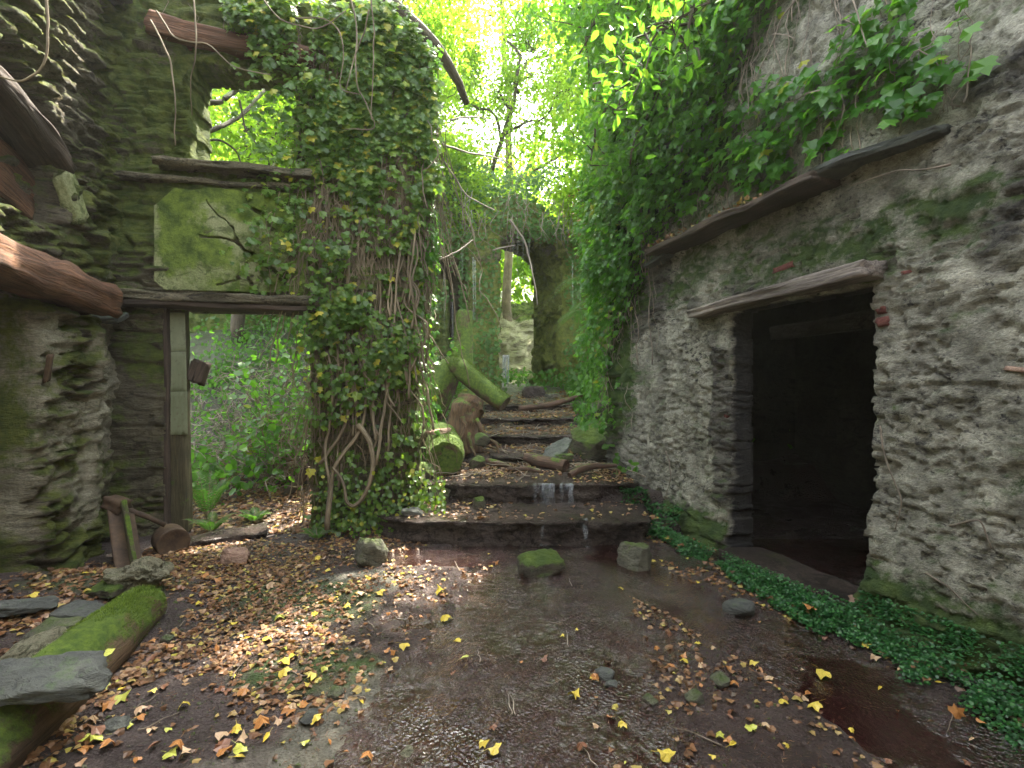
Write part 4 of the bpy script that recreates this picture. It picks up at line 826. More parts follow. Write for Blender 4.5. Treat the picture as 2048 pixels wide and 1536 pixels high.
# hanging bare vines across the top left corner
L = []
for a in ([(310, 20, 3.9), (350, 80, 3.9), (420, 85, 4.0), (470, 140, 4.1), (540, 150, 4.3)], [(300, 40, 3.9), (340, 110, 3.9), (348, 180, 3.95), (352, 290, 4.0)], [(95, -10, 2.6), (95, 80, 2.6), (85, 140, 2.6), (40, 165, 2.6), (-10, 150, 2.6)],
          [(700, -10, 4.3), (715, 60, 4.3), (710, 170, 4.3), (730, 200, 4.4), (760, 260, 4.5), (690, 260, 4.5)], [(740, 20, 4.2), (712, 110, 4.3), (690, 180, 4.3)], [(590, 35, 4.3), (650, 35, 4.3), (680, 60, 4.3), (690, 110, 4.35), (672, 180, 4.4), (720, 190, 4.4)],
          [(520, -10, 4.2), (560, 40, 4.2), (640, 60, 4.3), (690, 20, 4.2)], [(385, -5, 4), (395, 90, 4), (380, 150, 4.1), (385, 230, 4.3)], [(745, -10, 4.2), (748, 120, 4.3), (745, 240, 4.4)]):
    L.append(vn(a, .007, .004))
each("bare_vine", L, M['vine'], ["bare vine arching across the window head from the left", "bare vine hanging straight down left of the window", "curved bare vine looping at the upper left corner", "long bent bare vine hanging over the pillar top", "short bare vine crossing the bent one on the pillar", "bare vine curling down the left of the pillar top", "wavy bare vine at the very top of the pillar", "thin bare vine dangling into the window", "straight bare vine hanging right of the bent one"], "vine")

def dr1(s, z):     # right wall ivy, in wall coordinates: thick near the far end and above the ledge
    lim = np.interp(z, [1.7, 2.2, 2.7, 3.0, 3.5, 4.2, 5.0, 6.2], [.25, .5, .9, 1.4, 2.0, 2.75, 3.2, 3.6]) + .35 * fbm2(s, z, 1.6, 4, 121)
    return np.clip(sstep(.25, -.25, s - lim) * (.25 + .75 * sstep(1.4, 2.6, z)) * (.6 + .8 * (fbm2(s, z, 2.2, 3, 122) + .3)), 0, 1)
wall_ivy("wall_ivy", "glossy green ivy hanging thickly down the far end of the right wall", rw, RN, dr1, (-.25, 3.6), (.9, 6.3), 21000, (.04, .085), M['ivyb'], (.03, .34), 300, (.5, 2.0), thick=.0035, seed=3, vmat=M['twig'], zmin=lambda s: 2.8 if s > .95 else (1.6 if s > .4 else .9))
def dr2(s, z):
    a = sstep(1.5, 1.9, s) * sstep(3.9, 3.5, s) * sstep(2.75, 2.9, z) * sstep(3.75, 3.3, z - .0 * s)
    return a * np.clip(.5 + 2.2 * fbm2(s, z, 2.4, 3, 123), 0, 1) * .8
wall_ivy("ledge_ivy", "loose sprays of larger ivy leaves above the slate ledge", rw, RN, dr2, (1.4, 4.0), (2.72, 3.7), 620, (.06, .11), M['ivyb'], (.03, .22), 60, (.3, .9), thick=.003, seed=4, vmat=M['twig'], zmin=lambda s: 2.8)
# long pale creeper branches on the right wall
L = []
for a in ([(1590, 0, 2.9), (1560, 40, 2.95), (1545, 90, 3.0), (1520, 140, 3.1), (1500, 190, 3.2)], [(1460, 60, 3.1), (1440, 110, 3.2), (1400, 180, 3.3), (1350, 240, 3.5), (1300, 290, 3.7)], [(1700, -10, 2.5), (1720, 60, 2.5), (1735, 100, 2.5)], [(1290, 480, 4.6), (1270, 560, 4.8), (1240, 620, 5.0), (1215, 650, 5.3)],
          [(1380, 20, 3.1), (1420, 60, 3.1), (1475, 70, 3.05)], [(1545, 70, 2.95), (1590, 75, 2.8)], [(1480, 300, 3.7), (1475, 370, 3.8), (1500, 420, 3.7)], [(1640, 180, 2.95), (1580, 205, 3.1), (1545, 195, 3.2)], [(1900, 330, 2.45), (1800, 340, 2.6), (1700, 370, 2.8)],
          [(1240, 960, 5.2), (1290, 1010, 4.6), (1330, 1050, 4.3)], [(1330, 900, 4.6), (1345, 950, 4.5), (1330, 1000, 4.4)], [(1760, 850, 2.75), (1770, 930, 2.7), (1800, 1000, 2.6), (1790, 1060, 2.6)], [(1900, 1050, 2.3), (1960, 1040, 2.2), (1980, 1100, 2.15)], [(1850, 1150, 2.4), (1900, 1180, 2.3), (1960, 1230, 2.2)]):
    a = [(p[0], p[1], 3.096 / ((p[0] - 1024) / 1000 + .312) - (.22 if p[1] < 300 else .09)) for p in a]; L.append(vn(a, .0055, .0025))
each("pale_creeper", L, M['twig'], ["pale curved branch hanging off the top of the right wall", "long pale branch slanting down through the wall ivy", "faint pale stem at the top right of the wall", "pale stem curving down to the far end of the right wall", "pale forked twig joining the long branch", "short pale twig near the curved top branch", "thin stem hanging just above the left part of the ledge", "pale twig bent below the curved top branch", "pale stem running along above the slate ledge", "thin root at the foot of the wall end by the steps", "small looping root left of the dark doorway", "hair-thin stem hanging right of the dark doorway", "curled root on the lower part of the right wall", "slanting root near the foot of the right wall"], "creeper")
# bright leafy bough hanging over the right wall towards the centre
def bough(name, label, start, ends, nleaf, size, mat, seed, tpl=OVAL, spread=.28, cat="branch", r0=.03, bark='branch', yscale=1.0):
    g = np.random.default_rng(seed); root = empty(name, label, cat, tuple(start)); L, tips = [], []
    for i, e in enumerate(ends):
        P = wander(start, e, 16, .25, seed * 10 + i); L.append((P, np.linspace(r0, r0 * .25, 16)))
        for j in range(9):
            k = g.integers(4, 16); q = P[k] + rdir(1, g)[0] * spread * g.uniform(.5, 1.6); L.append((wander(P[k], q, 6, .05, seed + j * 3 + i), np.linspace(r0 * .25, r0 * .08, 6))); tips.append(q); tips.append((P[k] + q) / 2)
    tips = np.array(tips); c = tips[g.integers(0, len(tips), nleaf)]; P = c + g.normal(size=(nleaf, 3)) * spread * .42
    tube_obj("boughs", L, M[bark], root, 5)
    leafy("leaves", tpl, P, norm(rdir(nleaf, g) + [0, 0, -.5]), norm(rdir(nleaf, g) * .8 + [0, -.2, .9]), g.uniform(*size, nleaf), mat, root)
    for o in root.children: o.location = -root.location
    return root
s_ = at(1330, -120, 4.6)
bough("overhanging_bough", "bright green leafy bough hanging over the gap from the right wall top", s_, [at(1250, 60, 4.2), at(1150, 120, 4.6), at(1230, 230, 4.4), at(1120, 40, 5.2), at(1320, 160, 4.0), at(1180, 330, 5.0), at(1400, 120, 3.7), at(1260, 330, 4.5)], 5200, (.05, .09), M['ivyb'], 11, OVAL, .34)
bough("near_spray", "nearest spray of large soft green leaves at the right of the gap", at(1420, -60, 2.9), [at(1250, 130, 2.6), at(1230, 220, 2.6), at(1330, 100, 2.7), at(1190, 180, 2.8)], 240, (.05, .085), M['ivyb'], 12, OVAL, .16, r0=.012)
bough("yellow_leafed_sprig", "sprig of yellow and orange leaves beside the arch top", at(1260, 380, 7.0), [at(1180, 470, 6.8), at(1165, 440, 6.9), at(1200, 400, 6.8)], 260, (.05, .09), M['litter'], 13, OVAL, .2, r0=.01)

# ------------------------------------------------------------------ trees
def tree(name, label, base, top, r, crowns, nleaf, size, mat, seed, group=None, bark='branch'):
    g = np.random.default_rng(seed); root = empty(name, label, "tree", tuple(base), group)
    T = wander(base, top, 22, .5, seed); L = [(T, np.linspace(r, r * .35, 22))]; P, w = [], []
    for i, (c, rad) in enumerate(crowns):
        c = np.array(c); rad = np.array(rad, float); k = T[np.argmin(np.linalg.norm(T - (c - [0, 0, rad[2]]), axis=1))]
        L.append((wander(k, c, 14, .5, seed * 7 + i), np.linspace(r * .4, r * .1, 14)))
        nc = 26
        for j in range(nc):
            d = rdir(1, g)[0] * g.uniform(.35, 1.0) ** .6; q = c + d * rad; L.append((wander(c + d * rad * .15, q, 8, .25, seed * 31 + j + i * 50), np.linspace(r * .09, r * .025, 8)))
            m = max(4, int(nleaf * g.uniform(.4, 1.6) / (nc * len(crowns)))); P.append(q + g.normal(size=(m, 3)) * rad.mean() * np.array([.21, .21, .13]))
    P = np.concatenate(P); n = len(P)
    tube_obj("trunk", L, M[bark], root, 7)
    leafy("crown", OVAL, P, norm(rdir(n, g) + [0, 0, -.35]), norm(rdir(n, g) * .7 + [0, 0, 1]), g.uniform(*size, n), mat, root)
    for o in root.children: o.location = -root.location
    return root
TG = None
tree("slender_tree", "slim pale tree trunk rising into the bright gap above the arch", (-.1, 15.5, 2), (-.3, 14.5, 15), .16, [((1.8, 14, 8.2), (1.7, 1.6, 1.8)), ((-2.6, 14, 9), (1.6, 1.6, 2.2)), ((2.2, 14, 12), (1.6, 1.6, 1.6))], 15000, (.09, .17), M['tree'], 21, None, 'vine')
tree("leafy_tree", "bright yellow-green tree directly above and behind the arch", (-1.6, 12.6, 1.4), (.2, 11.6, 9), .1, [((-.3, 12, 7.0), (1.5, 1.2, 1.15)), ((-1.45, 11.2, 8.7), (.8, .9, 1.3)), ((1.35, 11.2, 8.0), (.75, .9, 1.5)), ((-.5, 12, 8.7), (1.0, .8, .8)), ((.45, 12, 9.3), (.8, .8, 1)), ((-.35, 12.4, 10.6), (1.2, .9, .8)), ((-1.1, 11.6, 5.8), (.9, 1, .8))], 21000, (.06, .12), M['tree'], 29)
tree("leafy_tree", "yellow-green tree left of the bright gap behind the pillar", (-3.2, 10.8, 2.6), (-2.2, 9.2, 10), .14, [((-1.7, 9.8, 6.9), (1.0, 1.0, 1.5)), ((-1.9, 9.0, 8.6), (1.2, 1.2, 1.3)), ((-1.2, 10.5, 5.3), (.8, .9, .9)), ((-3.6, 8.5, 7.2), (1.2, 1.2, 1.3))], 17000, (.07, .13), M['tree'], 22)
tree("leafy_tree", "bright tree filling the upper window opening", (-5.2, 9.6, 2.2), (-4.3, 8.6, 9), .13, [((-4.0, 8.2, 5.4), (1.3, 1.2, 1.1)), ((-3.2, 9.2, 4.9), (1.1, 1.1, .9)), ((-4.9, 9.0, 6.2), (1.3, 1.2, 1.2)), ((-3.6, 9.6, 6.2), (1.2, 1, 1))], 15000, (.08, .15), M['tree'], 23)
tree("dark_evergreen", "darker small-leaved tree right of the gap above the arch", (2.9, 10.4, 2.3), (2.2, 9.0, 9), .15, [((1.95, 8.6, 5.9), (.9, 1.0, 1.2)), ((2.0, 9.0, 7.6), (1.1, 1.1, 1.2)), ((1.5, 9.6, 4.9), (.8, .8, .6)), ((2.9, 8.0, 6.6), (1.2, 1.2, 1.5))], 17000, (.06, .11), M['tree'], 24)
tree("dark_evergreen", "tall tree behind the right end of the arch", (4.6, 14, 4), (4, 13, 13), .2, [((3.4, 12.5, 8.8), (1.8, 1.6, 1.8)), ((3.2, 12.5, 11.6), (2, 1.8, 1.7)), ((5.5, 12, 8), (2, 2, 2))], 12000, (.10, .18), M['tree'], 25)
tree("hillside_tree", "hazy tree low on the hillside straight behind the arch", (.5, 21, 6), (1, 20, 12), .2, [((-1.5, 19, 8.3), (2.4, 2, 1.8)), ((2.2, 19, 8.6), (2.4, 2, 1.9)), ((.3, 18, 6.4), (2.2, 1.6, 1.2)), ((-4.6, 18.5, 9.4), (2.2, 2, 2))], 14000, (.12, .22), M['tree'], 26)
tree("hillside_tree", "large hazy tree on the hillside left of the bright gap", (-8, 19, 7), (-7, 18, 16), .3, [((-5.6, 16.5, 11.5), (2.4, 2, 2.4)), ((-8.4, 16, 10), (3, 2.4, 2.6)), ((-11, 14, 9), (3, 3, 3)), ((-4.6, 17, 14.5), (2, 2, 2))], 15000, (.13, .24), M['tree'], 27)
tree("hillside_tree", "large hazy tree on the hillside right of the bright gap", (8, 20, 9), (7, 19, 18), .3, [((5.6, 18, 13), (2.6, 2, 3)), ((3.6, 19, 16.5), (2.2, 2, 2)), ((8.6, 17, 12), (3, 3, 3)), ((6, 17, 9.4), (2.6, 2, 2))], 15000, (.13, .24), M['tree'], 28)
tree("added_dapple_tree", "unseen tall tree by the gap, added so its high crown dapples the sunlight", (2.9, 7.6, .5), (1.6, 7.3, 8.5), .12, [((.9, 7.1, 8.4), (1.3, 1.3, .7)), ((.1, 6.2, 9.0), (1.1, 1.1, .6))], 5200, (.07, .13), M['tree'], 30)  # crowns above the frame, added to break up sunlight on the floor
# thick mossy limb over the pillar and the thin branches in the window
def limb(name, label, pts, r0, r1, seed=0, twigs=0, cat="branch", mat='branch'):
    P, r = vn(pts, r0, r1, 30); o = tube_obj(name, [(P, r)], M[mat], None, 12)
    return tag(o, label, cat)
limb("leaning_limb", "thick dark limb slanting down over the top of the ivy pillar", [(700, -60, 5.6), (780, 10, 5.8), (840, 60, 6.0), (885, 110, 6.3), (915, 160, 6.6), (932, 205, 7.0)], .11, .045)
L = [vn(a, b, c) for a, b, c in (([(372, 200, 5.2), (440, 205, 5.4), (490, 170, 5.7), (540, 150, 6)], .035, .02), ([(372, 270, 5.2), (430, 260, 5.4), (480, 235, 5.7), (520, 190, 6), (560, 150, 6.4)], .03, .015), ([(375, 280, 5.3), (440, 280, 5.5), (470, 300, 5.6), (490, 340, 5.8)], .015, .008), ([(400, 130, 5.3), (405, 200, 5.3), (392, 270, 5.3)], .014, .01), ([(480, 200, 5.6), (490, 260, 5.7), (520, 300, 5.8)], .012, .006))]
each("window_branch", L, M['branch'], ["upper thick dark branch crossing behind the window", "lower dark branch rising across the window opening", "thin branch bending down at the bottom of the window", "upright thin branch at the left of the window", "short twig linking the window branches"], "branch", 8)
L = [vn(a, b, c) for a, b, c in (([(840, 240, 5.6), (880, 290, 6), (940, 305, 6.5), (1010, 320, 7), (1060, 370, 7.4)], .018, .006), ([(850, 260, 5.6), (900, 340, 6.2), (930, 390, 6.6), (990, 420, 7.2)], .015, .006), ([(900, 240, 6), (960, 230, 6.5), (1000, 260, 7)], .012, .005), ([(880, 520, 6), (920, 500, 6.3), (945, 480, 6.6)], .01, .006), ([(1020, 440, 8.5), (1050, 480, 8.5), (1068, 560, 8.4), (1075, 610, 8.4)], .02, .008), ([(985, 500, 8.6), (1030, 490, 8.6)], .015, .008))]
each("hanging_branch", L, M['twig'], ["long thin branch arching from the pillar towards the arch", "thin branch drooping below the long arching one", "short upper branch reaching from the pillar into the gap", "short pale stick jutting from the ivy edge", "long bare stem hanging down in front of the arch opening", "small twig lying across the arch top"], "branch")
# hanging roots over the arch
L = []
for i in range(60):
    x = rng.uniform(930, 1220); y = rng.uniform(375, 440); D = rng.uniform(9.0, 9.6); L.append(vn([(x, y, D), (x + rng.normal(0, 12), y + rng.uniform(20, 50), D - .1), (x + rng.normal(0, 16), y + rng.uniform(40, 95), D)], .006, .003, 12))
tag(tube_obj("hanging_roots", L, M['twig'], None, 4), "curtain of pale dry roots hanging over the arch", "roots")
# small plants with leaves scattered over the arch masonry
def a_fr(s, z, o=0.): return AO + AD * s + AN * o + np.array([0, 0, z])
wall_ivy("arch_creeper", "small-leaved green creeper and moss plants covering the dripping arch", a_fr, AN, lambda s, z: np.clip(.55 + 1.2 * fbm2(s, z, 1.5, 3, 131) - .55 * ((s > 2.2) & (s < 3.1) & (z < 3.4)), 0, 1) * ~((s > 3.9) & (s < 5.3) & (z < 3.8)), (1.5, 8.5), (.4, 5.2), 11000, (.04, .09), M['grass'], (.1, .75), 0, seed=5, tpl=ROUND, cat="creeper")

# ------------------------------------------------------------------ undergrowth
def ground_scatter(name, label, n, xr, yr, dens, size, mat, tpl, seed, h=(0, .3), kind="stuff", lean=.6, catg="undergrowth"):
    g = np.random.default_rng(seed); x = g.uniform(*xr, n); y = g.uniform(*yr, n); k = g.random(n) < dens(x, y); x, y = x[k], y[k]; n = len(x)
    z = ground_z(x, y) + g.uniform(*h, n) ** 1.0
    return tag(leafy(name, tpl, np.stack([x, y, z], 1), norm(rdir(n, g) + [0, 0, lean]), norm(rdir(n, g) + [0, 0, .6]), g.uniform(*size, n), mat), label, catg, None, kind)
def outside(x, y): return (y > 5.3) & ~((x > wallx(y) - .05) & (y < 6.4)) & ~((np.abs(x - .15) < 1.0) & (y < 10)) & ~((x < -1.6) & (x > -3.0) & (y < 6.6))
ground_scatter("undergrowth", "low green plants covering the slope behind the walls", 34000, (-7, 5), (5.3, 15), lambda x, y: outside(x, y) * np.clip(.5 + 1.5 * fbm2(x, y, 1.1, 3, 141), 0, 1), (.05, .11), M['grass'], ROUND, 31, (0, .35))
ground_scatter("hill_undergrowth", "hazy mass of foliage over the hillside behind everything", 42000, (-22, 22), (16.5, 34), lambda x, y: np.clip(.7 + fbm2(x, y, .4, 3, 142), 0, 1), (.2, .42), M['tree'], OVAL, 32, (0, 2.2))
ground_scatter("bank_plants", "short mossy plants on the bank right of the arch", 12000, (.9, 3.6), (6.8, 10.3), lambda x, y: (x > 1.05 - .0 * y) * (.8 + 0 * x), (.03, .07), M['grass'], ROUND, 33, (0, .12))
ground_scatter("yard_plants", "low plants and creepers on the slope behind the left doorway", 9000, (-5.6, -1.7), (6.3, 10.5), lambda x, y: np.clip(.6 + 1.4 * fbm2(x, y, 1.6, 3, 144), 0, 1), (.035, .08), M['grass'], ROUND, 34, (0, .4))
# bush and brambles behind the left doorway
def bush(name, label, c, r, n, size, mat, seed, tpl=ROUND, nst=26, cat="bush"):
    g = np.random.default_rng(seed); c = np.array(c, float); r = np.array(r, float); root = empty(name, label, cat, tuple(c)); L, P = [], []
    for i in range(nst):
        d = rdir(1, g)[0]; d[2] = abs(d[2]) * 1.2; q = c + d * r * g.uniform(.6, 1.); a = wander(c + [g.normal(0, .08), g.normal(0, .08), 0], q, 12, .15, seed * 5 + i); L.append((a, np.linspace(.008, .003, 12)))
        m = n // nst; k = g.integers(3, 12, m); P.append(a[k] + g.normal(size=(m, 3)) * r.mean() * .13)
    P = np.concatenate(P); m = len(P)
    tube_obj("stems", L, M['vine'], root, 5); leafy("leaves", tpl, P, norm(rdir(m, g) + [0, 0, -.2]), norm(rdir(m, g) * .7 + [0, -.4, .9]), g.uniform(*size, m), mat, root)
    for o in root.children: o.location = -root.location
    return root
bush("bramble_bush", "bright green leafy bramble behind the left doorway", (-2.75, 6.0, .3), (.75, .6, 1.7), 620, (.06, .11), M['ivyb'], 41)
bush("young_sapling", "upright young sapling with broad leaves behind the doorway", (-2.45, 6.6, .4), (.5, .4, 1.9), 360, (.07, .12), M['ivyb'], 42)
bush("small_bush", "small bright bush behind the bent mossy log", (-1.05, 7.6, 1.3), (.4, .3, .7), 520, (.05, .09), M['ivyb'], 43)
L = []
for i in range(460):
    c = np.array([rng.uniform(-4.4, -1.7), rng.uniform(5.7, 8.2), 0]); c[2] = ground_z(c[:1], c[1:2])[0] + abs(rng.normal(0, .55)); d = rdir(1)[0] * rng.uniform(.3, 1.1) * [1, .6, .7]
    L.append((wander(c - d / 2, c + d / 2, 12, .22, 300 + i), np.linspace(.008, .003, 12) * rng.uniform(.5, 1.2)))
for i in range(90):
    c = np.array([rng.uniform(-3.2, -1.9), rng.uniform(5.3, 6.1), rng.uniform(.25, 1.5)]); d = rdir(1)[0] * rng.uniform(.3, .8) * [1, .5, .8]
    L.append((wander(c - d / 2, c + d / 2, 14, .3, 700 + i), np.linspace(.006, .002, 14) * rng.uniform(.6, 1.2)))
tag(tube_obj("dead_brushwood", L, M['twig'], None, 4), "tangle of pale dead twigs behind the left doorway", "brushwood", None, "stuff")

def fern(name, label, base, nf, ln, seed, mat, size=.07, lean=(0, 0, 0), up=.9, cat="fern"):
    g = np.random.default_rng(seed); root = empty(name, label, cat, tuple(base)); L, P, Y, N_, S = [], [], [], [], []
    for i in range(nf):
        a = i * 2.4 + g.uniform(0, .5); d = norm(np.array([math.cos(a), math.sin(a), up]) + lean); l = ln * g.uniform(.7, 1.1); t = np.linspace(0, 1, 24)[:, None]
        C = np.array(base) + d * l * t + np.array([0, 0, -1]) * l * .45 * t ** 2.2; L.append((C, np.linspace(.004, .001, 24))); T = norm(np.gradient(C, axis=0)); sd = norm(np.cross(T, [0, 0, 1]))
        for k in range(3, 24):
            f = math.sin(math.pi * min(1, (k + 2) / 25)) ** .7 * size * (1.25 - .75 * k / 24)
            for sgn in (-1, 1): P.append(C[k]); Y.append(sd[k] * sgn + T[k] * .45); N_.append(np.cross(sd[k], T[k]) + [0, 0, .001]); S.append(f * 1.25)
    tube_obj("stalks", L, M['vine'], root, 4); PIN = (np.array([(-.07, 0, 0), (.07, 0, 0), (.065, .6, .01), (0, 1, -.05), (-.065, .6, .01)]), np.array([(0, 1, 2), (0, 2, 3), (0, 3, 4)]))
    leafy("fronds", PIN, np.array(P), np.array(Y), np.array(N_), np.array(S), mat, root)
    for o in root.children: o.location = -root.location
    return root
fern("doorway_fern", "tall drooping fern inside the left doorway beside the post", grd(-3.05, 5.0), 9, .85, 1, M['grass'], .075, (.1, -.1, .9), 1.7)
fern("low_fern", "low bright fern at the foot of the door post", grd(-2.78, 4.62), 9, .42, 2, M['grass'], .05, up=1.3)
fern("low_fern", "small bright fern right of the low fern at the doorway", grd(-2.52, 4.9), 8, .36, 3, M['grass'], .05, up=1.2)
fern("pillar_foot_fern", "dark green fern at the foot of the ivy pillar", grd(-1.72, 4.42), 10, .3, 4, M['grass'], .04, up=1.1)
fern("wall_fern", "little fern growing from the base of the right wall", grd(2.22, 2.52) + [0, 0, .05], 6, .22, 5, M['cover'], .022, (-.5, -.1, 0), 1.0)
for i, (px, py, D, l) in enumerate([(1175, 550, 8.6, .9), (1185, 600, 8.4, .8), (1160, 620, 8.8, .7), (1205, 560, 8.2, .7)]):
    fern("arch_fern", ["topmost", "middle", "lowest", "rightmost"][i] + " pale fern hanging on the wet wall right of the arch", at(px, py, D), 7, l, 10 + i, M['grass'], .1, (-.3, -.5, -.3), .1)
fern("grass_tuft", "drooping tuft of blue-green grass at the right side of the arch opening", at(1030, 640, 10.0), 16, .55, 20, M['grass'], .015, (0, -.3, .2), .6, "grass tuft")

# creeping cover along the right wall base and under the doorway
def strip(name, label, a, b, w0, w1, n, size, seed, zf=1.0, mat='cover', kind="stuff"):
    g = np.random.default_rng(seed); t = g.random(n); s = a + (b - a) * t; w = w0 + (w1 - w0) * t; u = g.random(n) ** 1.2
    hgt = g.random(n) ** 2 * w * zf
    keep = fbm2(s * 1., u * w, 4, 5, seed, .65) > -.10 + .5 * (u - .4)
    P = RO + s[:, None] * RD + RN * (.06 + .26 * np.exp(-hgt / .2) * 1 + u * w * .75)[:, None] * (hgt < .12)[:, None] + RN * ((hgt >= .12) * (.02 + .24 * np.exp(-hgt / .22) + .04))[:, None]
    zg = ground_z(P[:, 0], P[:, 1]); P[:, 2] = np.maximum(zg + .012 + g.uniform(0, .035, n), hgt)
    P = P[keep]; m = len(P)
    return tag(leafy(name, ROUND, P, norm(rdir(m, g) * [1, 1, .3] + [-.4, -.2, 0]), norm(rdir(m, g) * .45 + RN * .3 + [0, 0, 1]), g.uniform(*size, m), M[mat]), label, "creeping plant", None, kind)
strip("creeping_cover", "bright blue-green creeping plants along the foot of the right wall", 1.5, 3.35, .16, .26, 19000, (.011, .020), 51, .5)
strip("creeping_cover", "creeping plants at the wall foot right of the dark doorway", 3.3, 5.2, .24, .36, 19000, (.010, .019), 52, .85)
strip("creeping_cover", "sparse creeping plants near the far end of the right wall", .7, 1.6, .1, .2, 2600, (.016, .03), 53, 1.5)
def dp(s, z): return sstep(1.7, 1.85, s) * sstep(.75, .2, z) * .9
wall_ivy("foot_ivy", "dark creeping ivy at the foot of the ivy pillar", fw, FN, dp, (1.7, 2.95), (-.02, .8), 1300, (.02, .05), M['ivy'], (.02, .3), 20, (.2, .5), thick=.003, seed=6, tpl=ROUND)

# ------------------------------------------------------------------ fallen leaves
lt = {}
LC = ["yellow", "orange", "brown", "tan", "lime"]
def leafmesh(mat, v, tpl):
    g = np.random.default_rng(v); V = tpl[0].copy(); V[:, 0] *= g.uniform(.75, 1.1); V[:, 2] += g.uniform(.3, 1.3) * V[:, 0] ** 2 * g.choice([-1, 1]) + .7 * g.uniform(-1, 1) * (V[:, 1] - .4) ** 2 + g.normal(0, .05, len(V)); V[:, :2] += g.normal(0, .035, (len(V), 2))
    V = V - [0, .45, 0]; stalk = np.array([(-.012, -.42, 0), (.012, -.42, 0), (.03, -.95, .05), (.01, -.95, .05)]); F = list(tpl[1]) + [(len(V), len(V) + 1, len(V) + 2), (len(V), len(V) + 2, len(V) + 3)]
    V = np.concatenate([V, stalk]); V[:, 2] -= V[:, 2].min()
    return mesh_data("fallen_leaf", V, np.array(F), mat, False)
for c in LC:
    lt[c] = [leafmesh(M['l_' + c], k, (MAPLE, IVY, OVAL, MAPLE)[k % 4]) for k in range(6)]
LBL = {"yellow": "yellow fallen leaf lying on the wet floor", "orange": "orange-brown fallen leaf lying on the floor", "brown": "dark brown withered leaf lying on the floor", "tan": "pale tan dry leaf lying on the floor", "lime": "yellow-green fallen leaf lying on the floor"}
nfl = 0
SPOTS = [(-1.9, 2.0, "beside the mossy log"), (-1.3, 1.7, "in front of the mossy log near the bottom left"), (-.75, 1.85, "on the bare path patch at the bottom"), (-1.0, 2.5, "on the green algae patch"), (-2.1, 3.6, "close to the pinkish stone"), (-2.4, 4.0, "by the doorway threshold stone"), (-1.2, 3.6, "near the grey green stone"), (-1.6, 2.9, "between the log and the algae patch"), (-1.3, 3.2, "on the pale bare patch below the pillar"), (-.5, 3.9, "below the lowest step"), (-.4, 3.0, "on the dark soil left of the stream"), (-.1, 2.0, "at the left edge of the rippled stream"), (.3, 1.7, "at the bottom centre by the stream"), (.2, 3.3, "below the rounded mossy stone"), (.6, 2.8, "on the upper leafy island"), (.9, 2.3, "on the middle of the leafy island"), (1.1, 1.8, "on the lower leafy island"), (1.0, 3.7, "below the square dark block"), (1.5, 3.0, "in the right stream by the threshold slab"), (1.8, 2.3, "by the creeping plants on the right"), (1.6, 1.7, "at the bottom right of the floor"), (.5, 1.4, "at the bottom edge right of centre"), (-.6, 1.4, "at the bottom edge left of centre"), (-1.6, 1.4, "at the bottom left corner")]
def whereat(x, y): return min(SPOTS, key=lambda p: (p[0] - x) ** 2 + (p[1] - y) ** 2)[2]
def put_leaf(x, y, z, s, c, label=None, k=None, rz=None, tilt=.22):
    global nfl
    o = bpy.data.objects.new("fallen_leaf", lt[c][int(rng.integers(0, 6)) if k is None else k]); link(o)
    o.location = (x, y, z + .004); o.scale = (s, s, s); o.rotation_euler = (rng.normal(0, tilt), rng.normal(0, tilt), rng.uniform(0, 6.28) if rz is None else rz)
    if label: tag(o, label, "leaf")
    else: tag(o, ("large " if s > .045 else "small " if s < .032 else "") + LBL[c].split(" lying")[0] + " " + whereat(x, y), "leaf", "fallen leaves on the floor")
    nfl += 1
def fz(x, y): return max(float(ground_z(np.array([x]), np.array([y]))[0]), .006)
for px, py, s, c, lb in [(893, 955 + 290, .085, "yellow", "large yellow lobed leaf with a stalk near the middle of the floor"), (880, 1188, .08, "yellow", "yellow lobed leaf on wet soil behind the large stalked leaf"), (810, 1300, .06, "yellow", "bright yellow curled leaf below the middle of the floor"), (930, 1322, .055, "lime", "lime leaf floating at the left edge of the rippled water"), (205, 1315, .085, "lime", "rounded lime leaf on top of the mossy log"), (1650, 1358, .085, "yellow", "curled yellow leaf beside the right stream"), (1615, 1395, .08, "orange", "orange-yellow leaf by the right stream edge"), (1630, 1430, .08, "yellow", "yellow leaf below the pair of leaves by the right stream"), (185, 1498, .11, "lime", "large lime leaf at the bottom left corner"), (560, 1242, .06, "lime", "lime lobed leaf on the green algae patch"), (1618, 1218, .08, "orange", "orange leaf lying on the dark threshold slab"), (1150, 1398, .07, "yellow", "narrow yellow leaf standing on the sand spit in the stream"), (1330, 1520, .09, "yellow", "yellow leaf at the bottom edge right of the bright reflection"), (990, 1510, .08, "yellow", "yellow leaf at the bottom edge left of the bright reflection"), (355, 1098, .09, "lime", "pale lime leaf in front of the round iron weight"), (620, 1360, .08, "lime", "pale yellow leaf on the bare path patch")]:
    z = {205: .24, 1618: .085}.get(px, 0); g = onZ(px, py, z); put_leaf(g[0], g[1], max(z, fz(g[0], g[1])), s * (.75 if py > 1350 else .9), c, lb, None, None, .3 if s > .1 else .15)
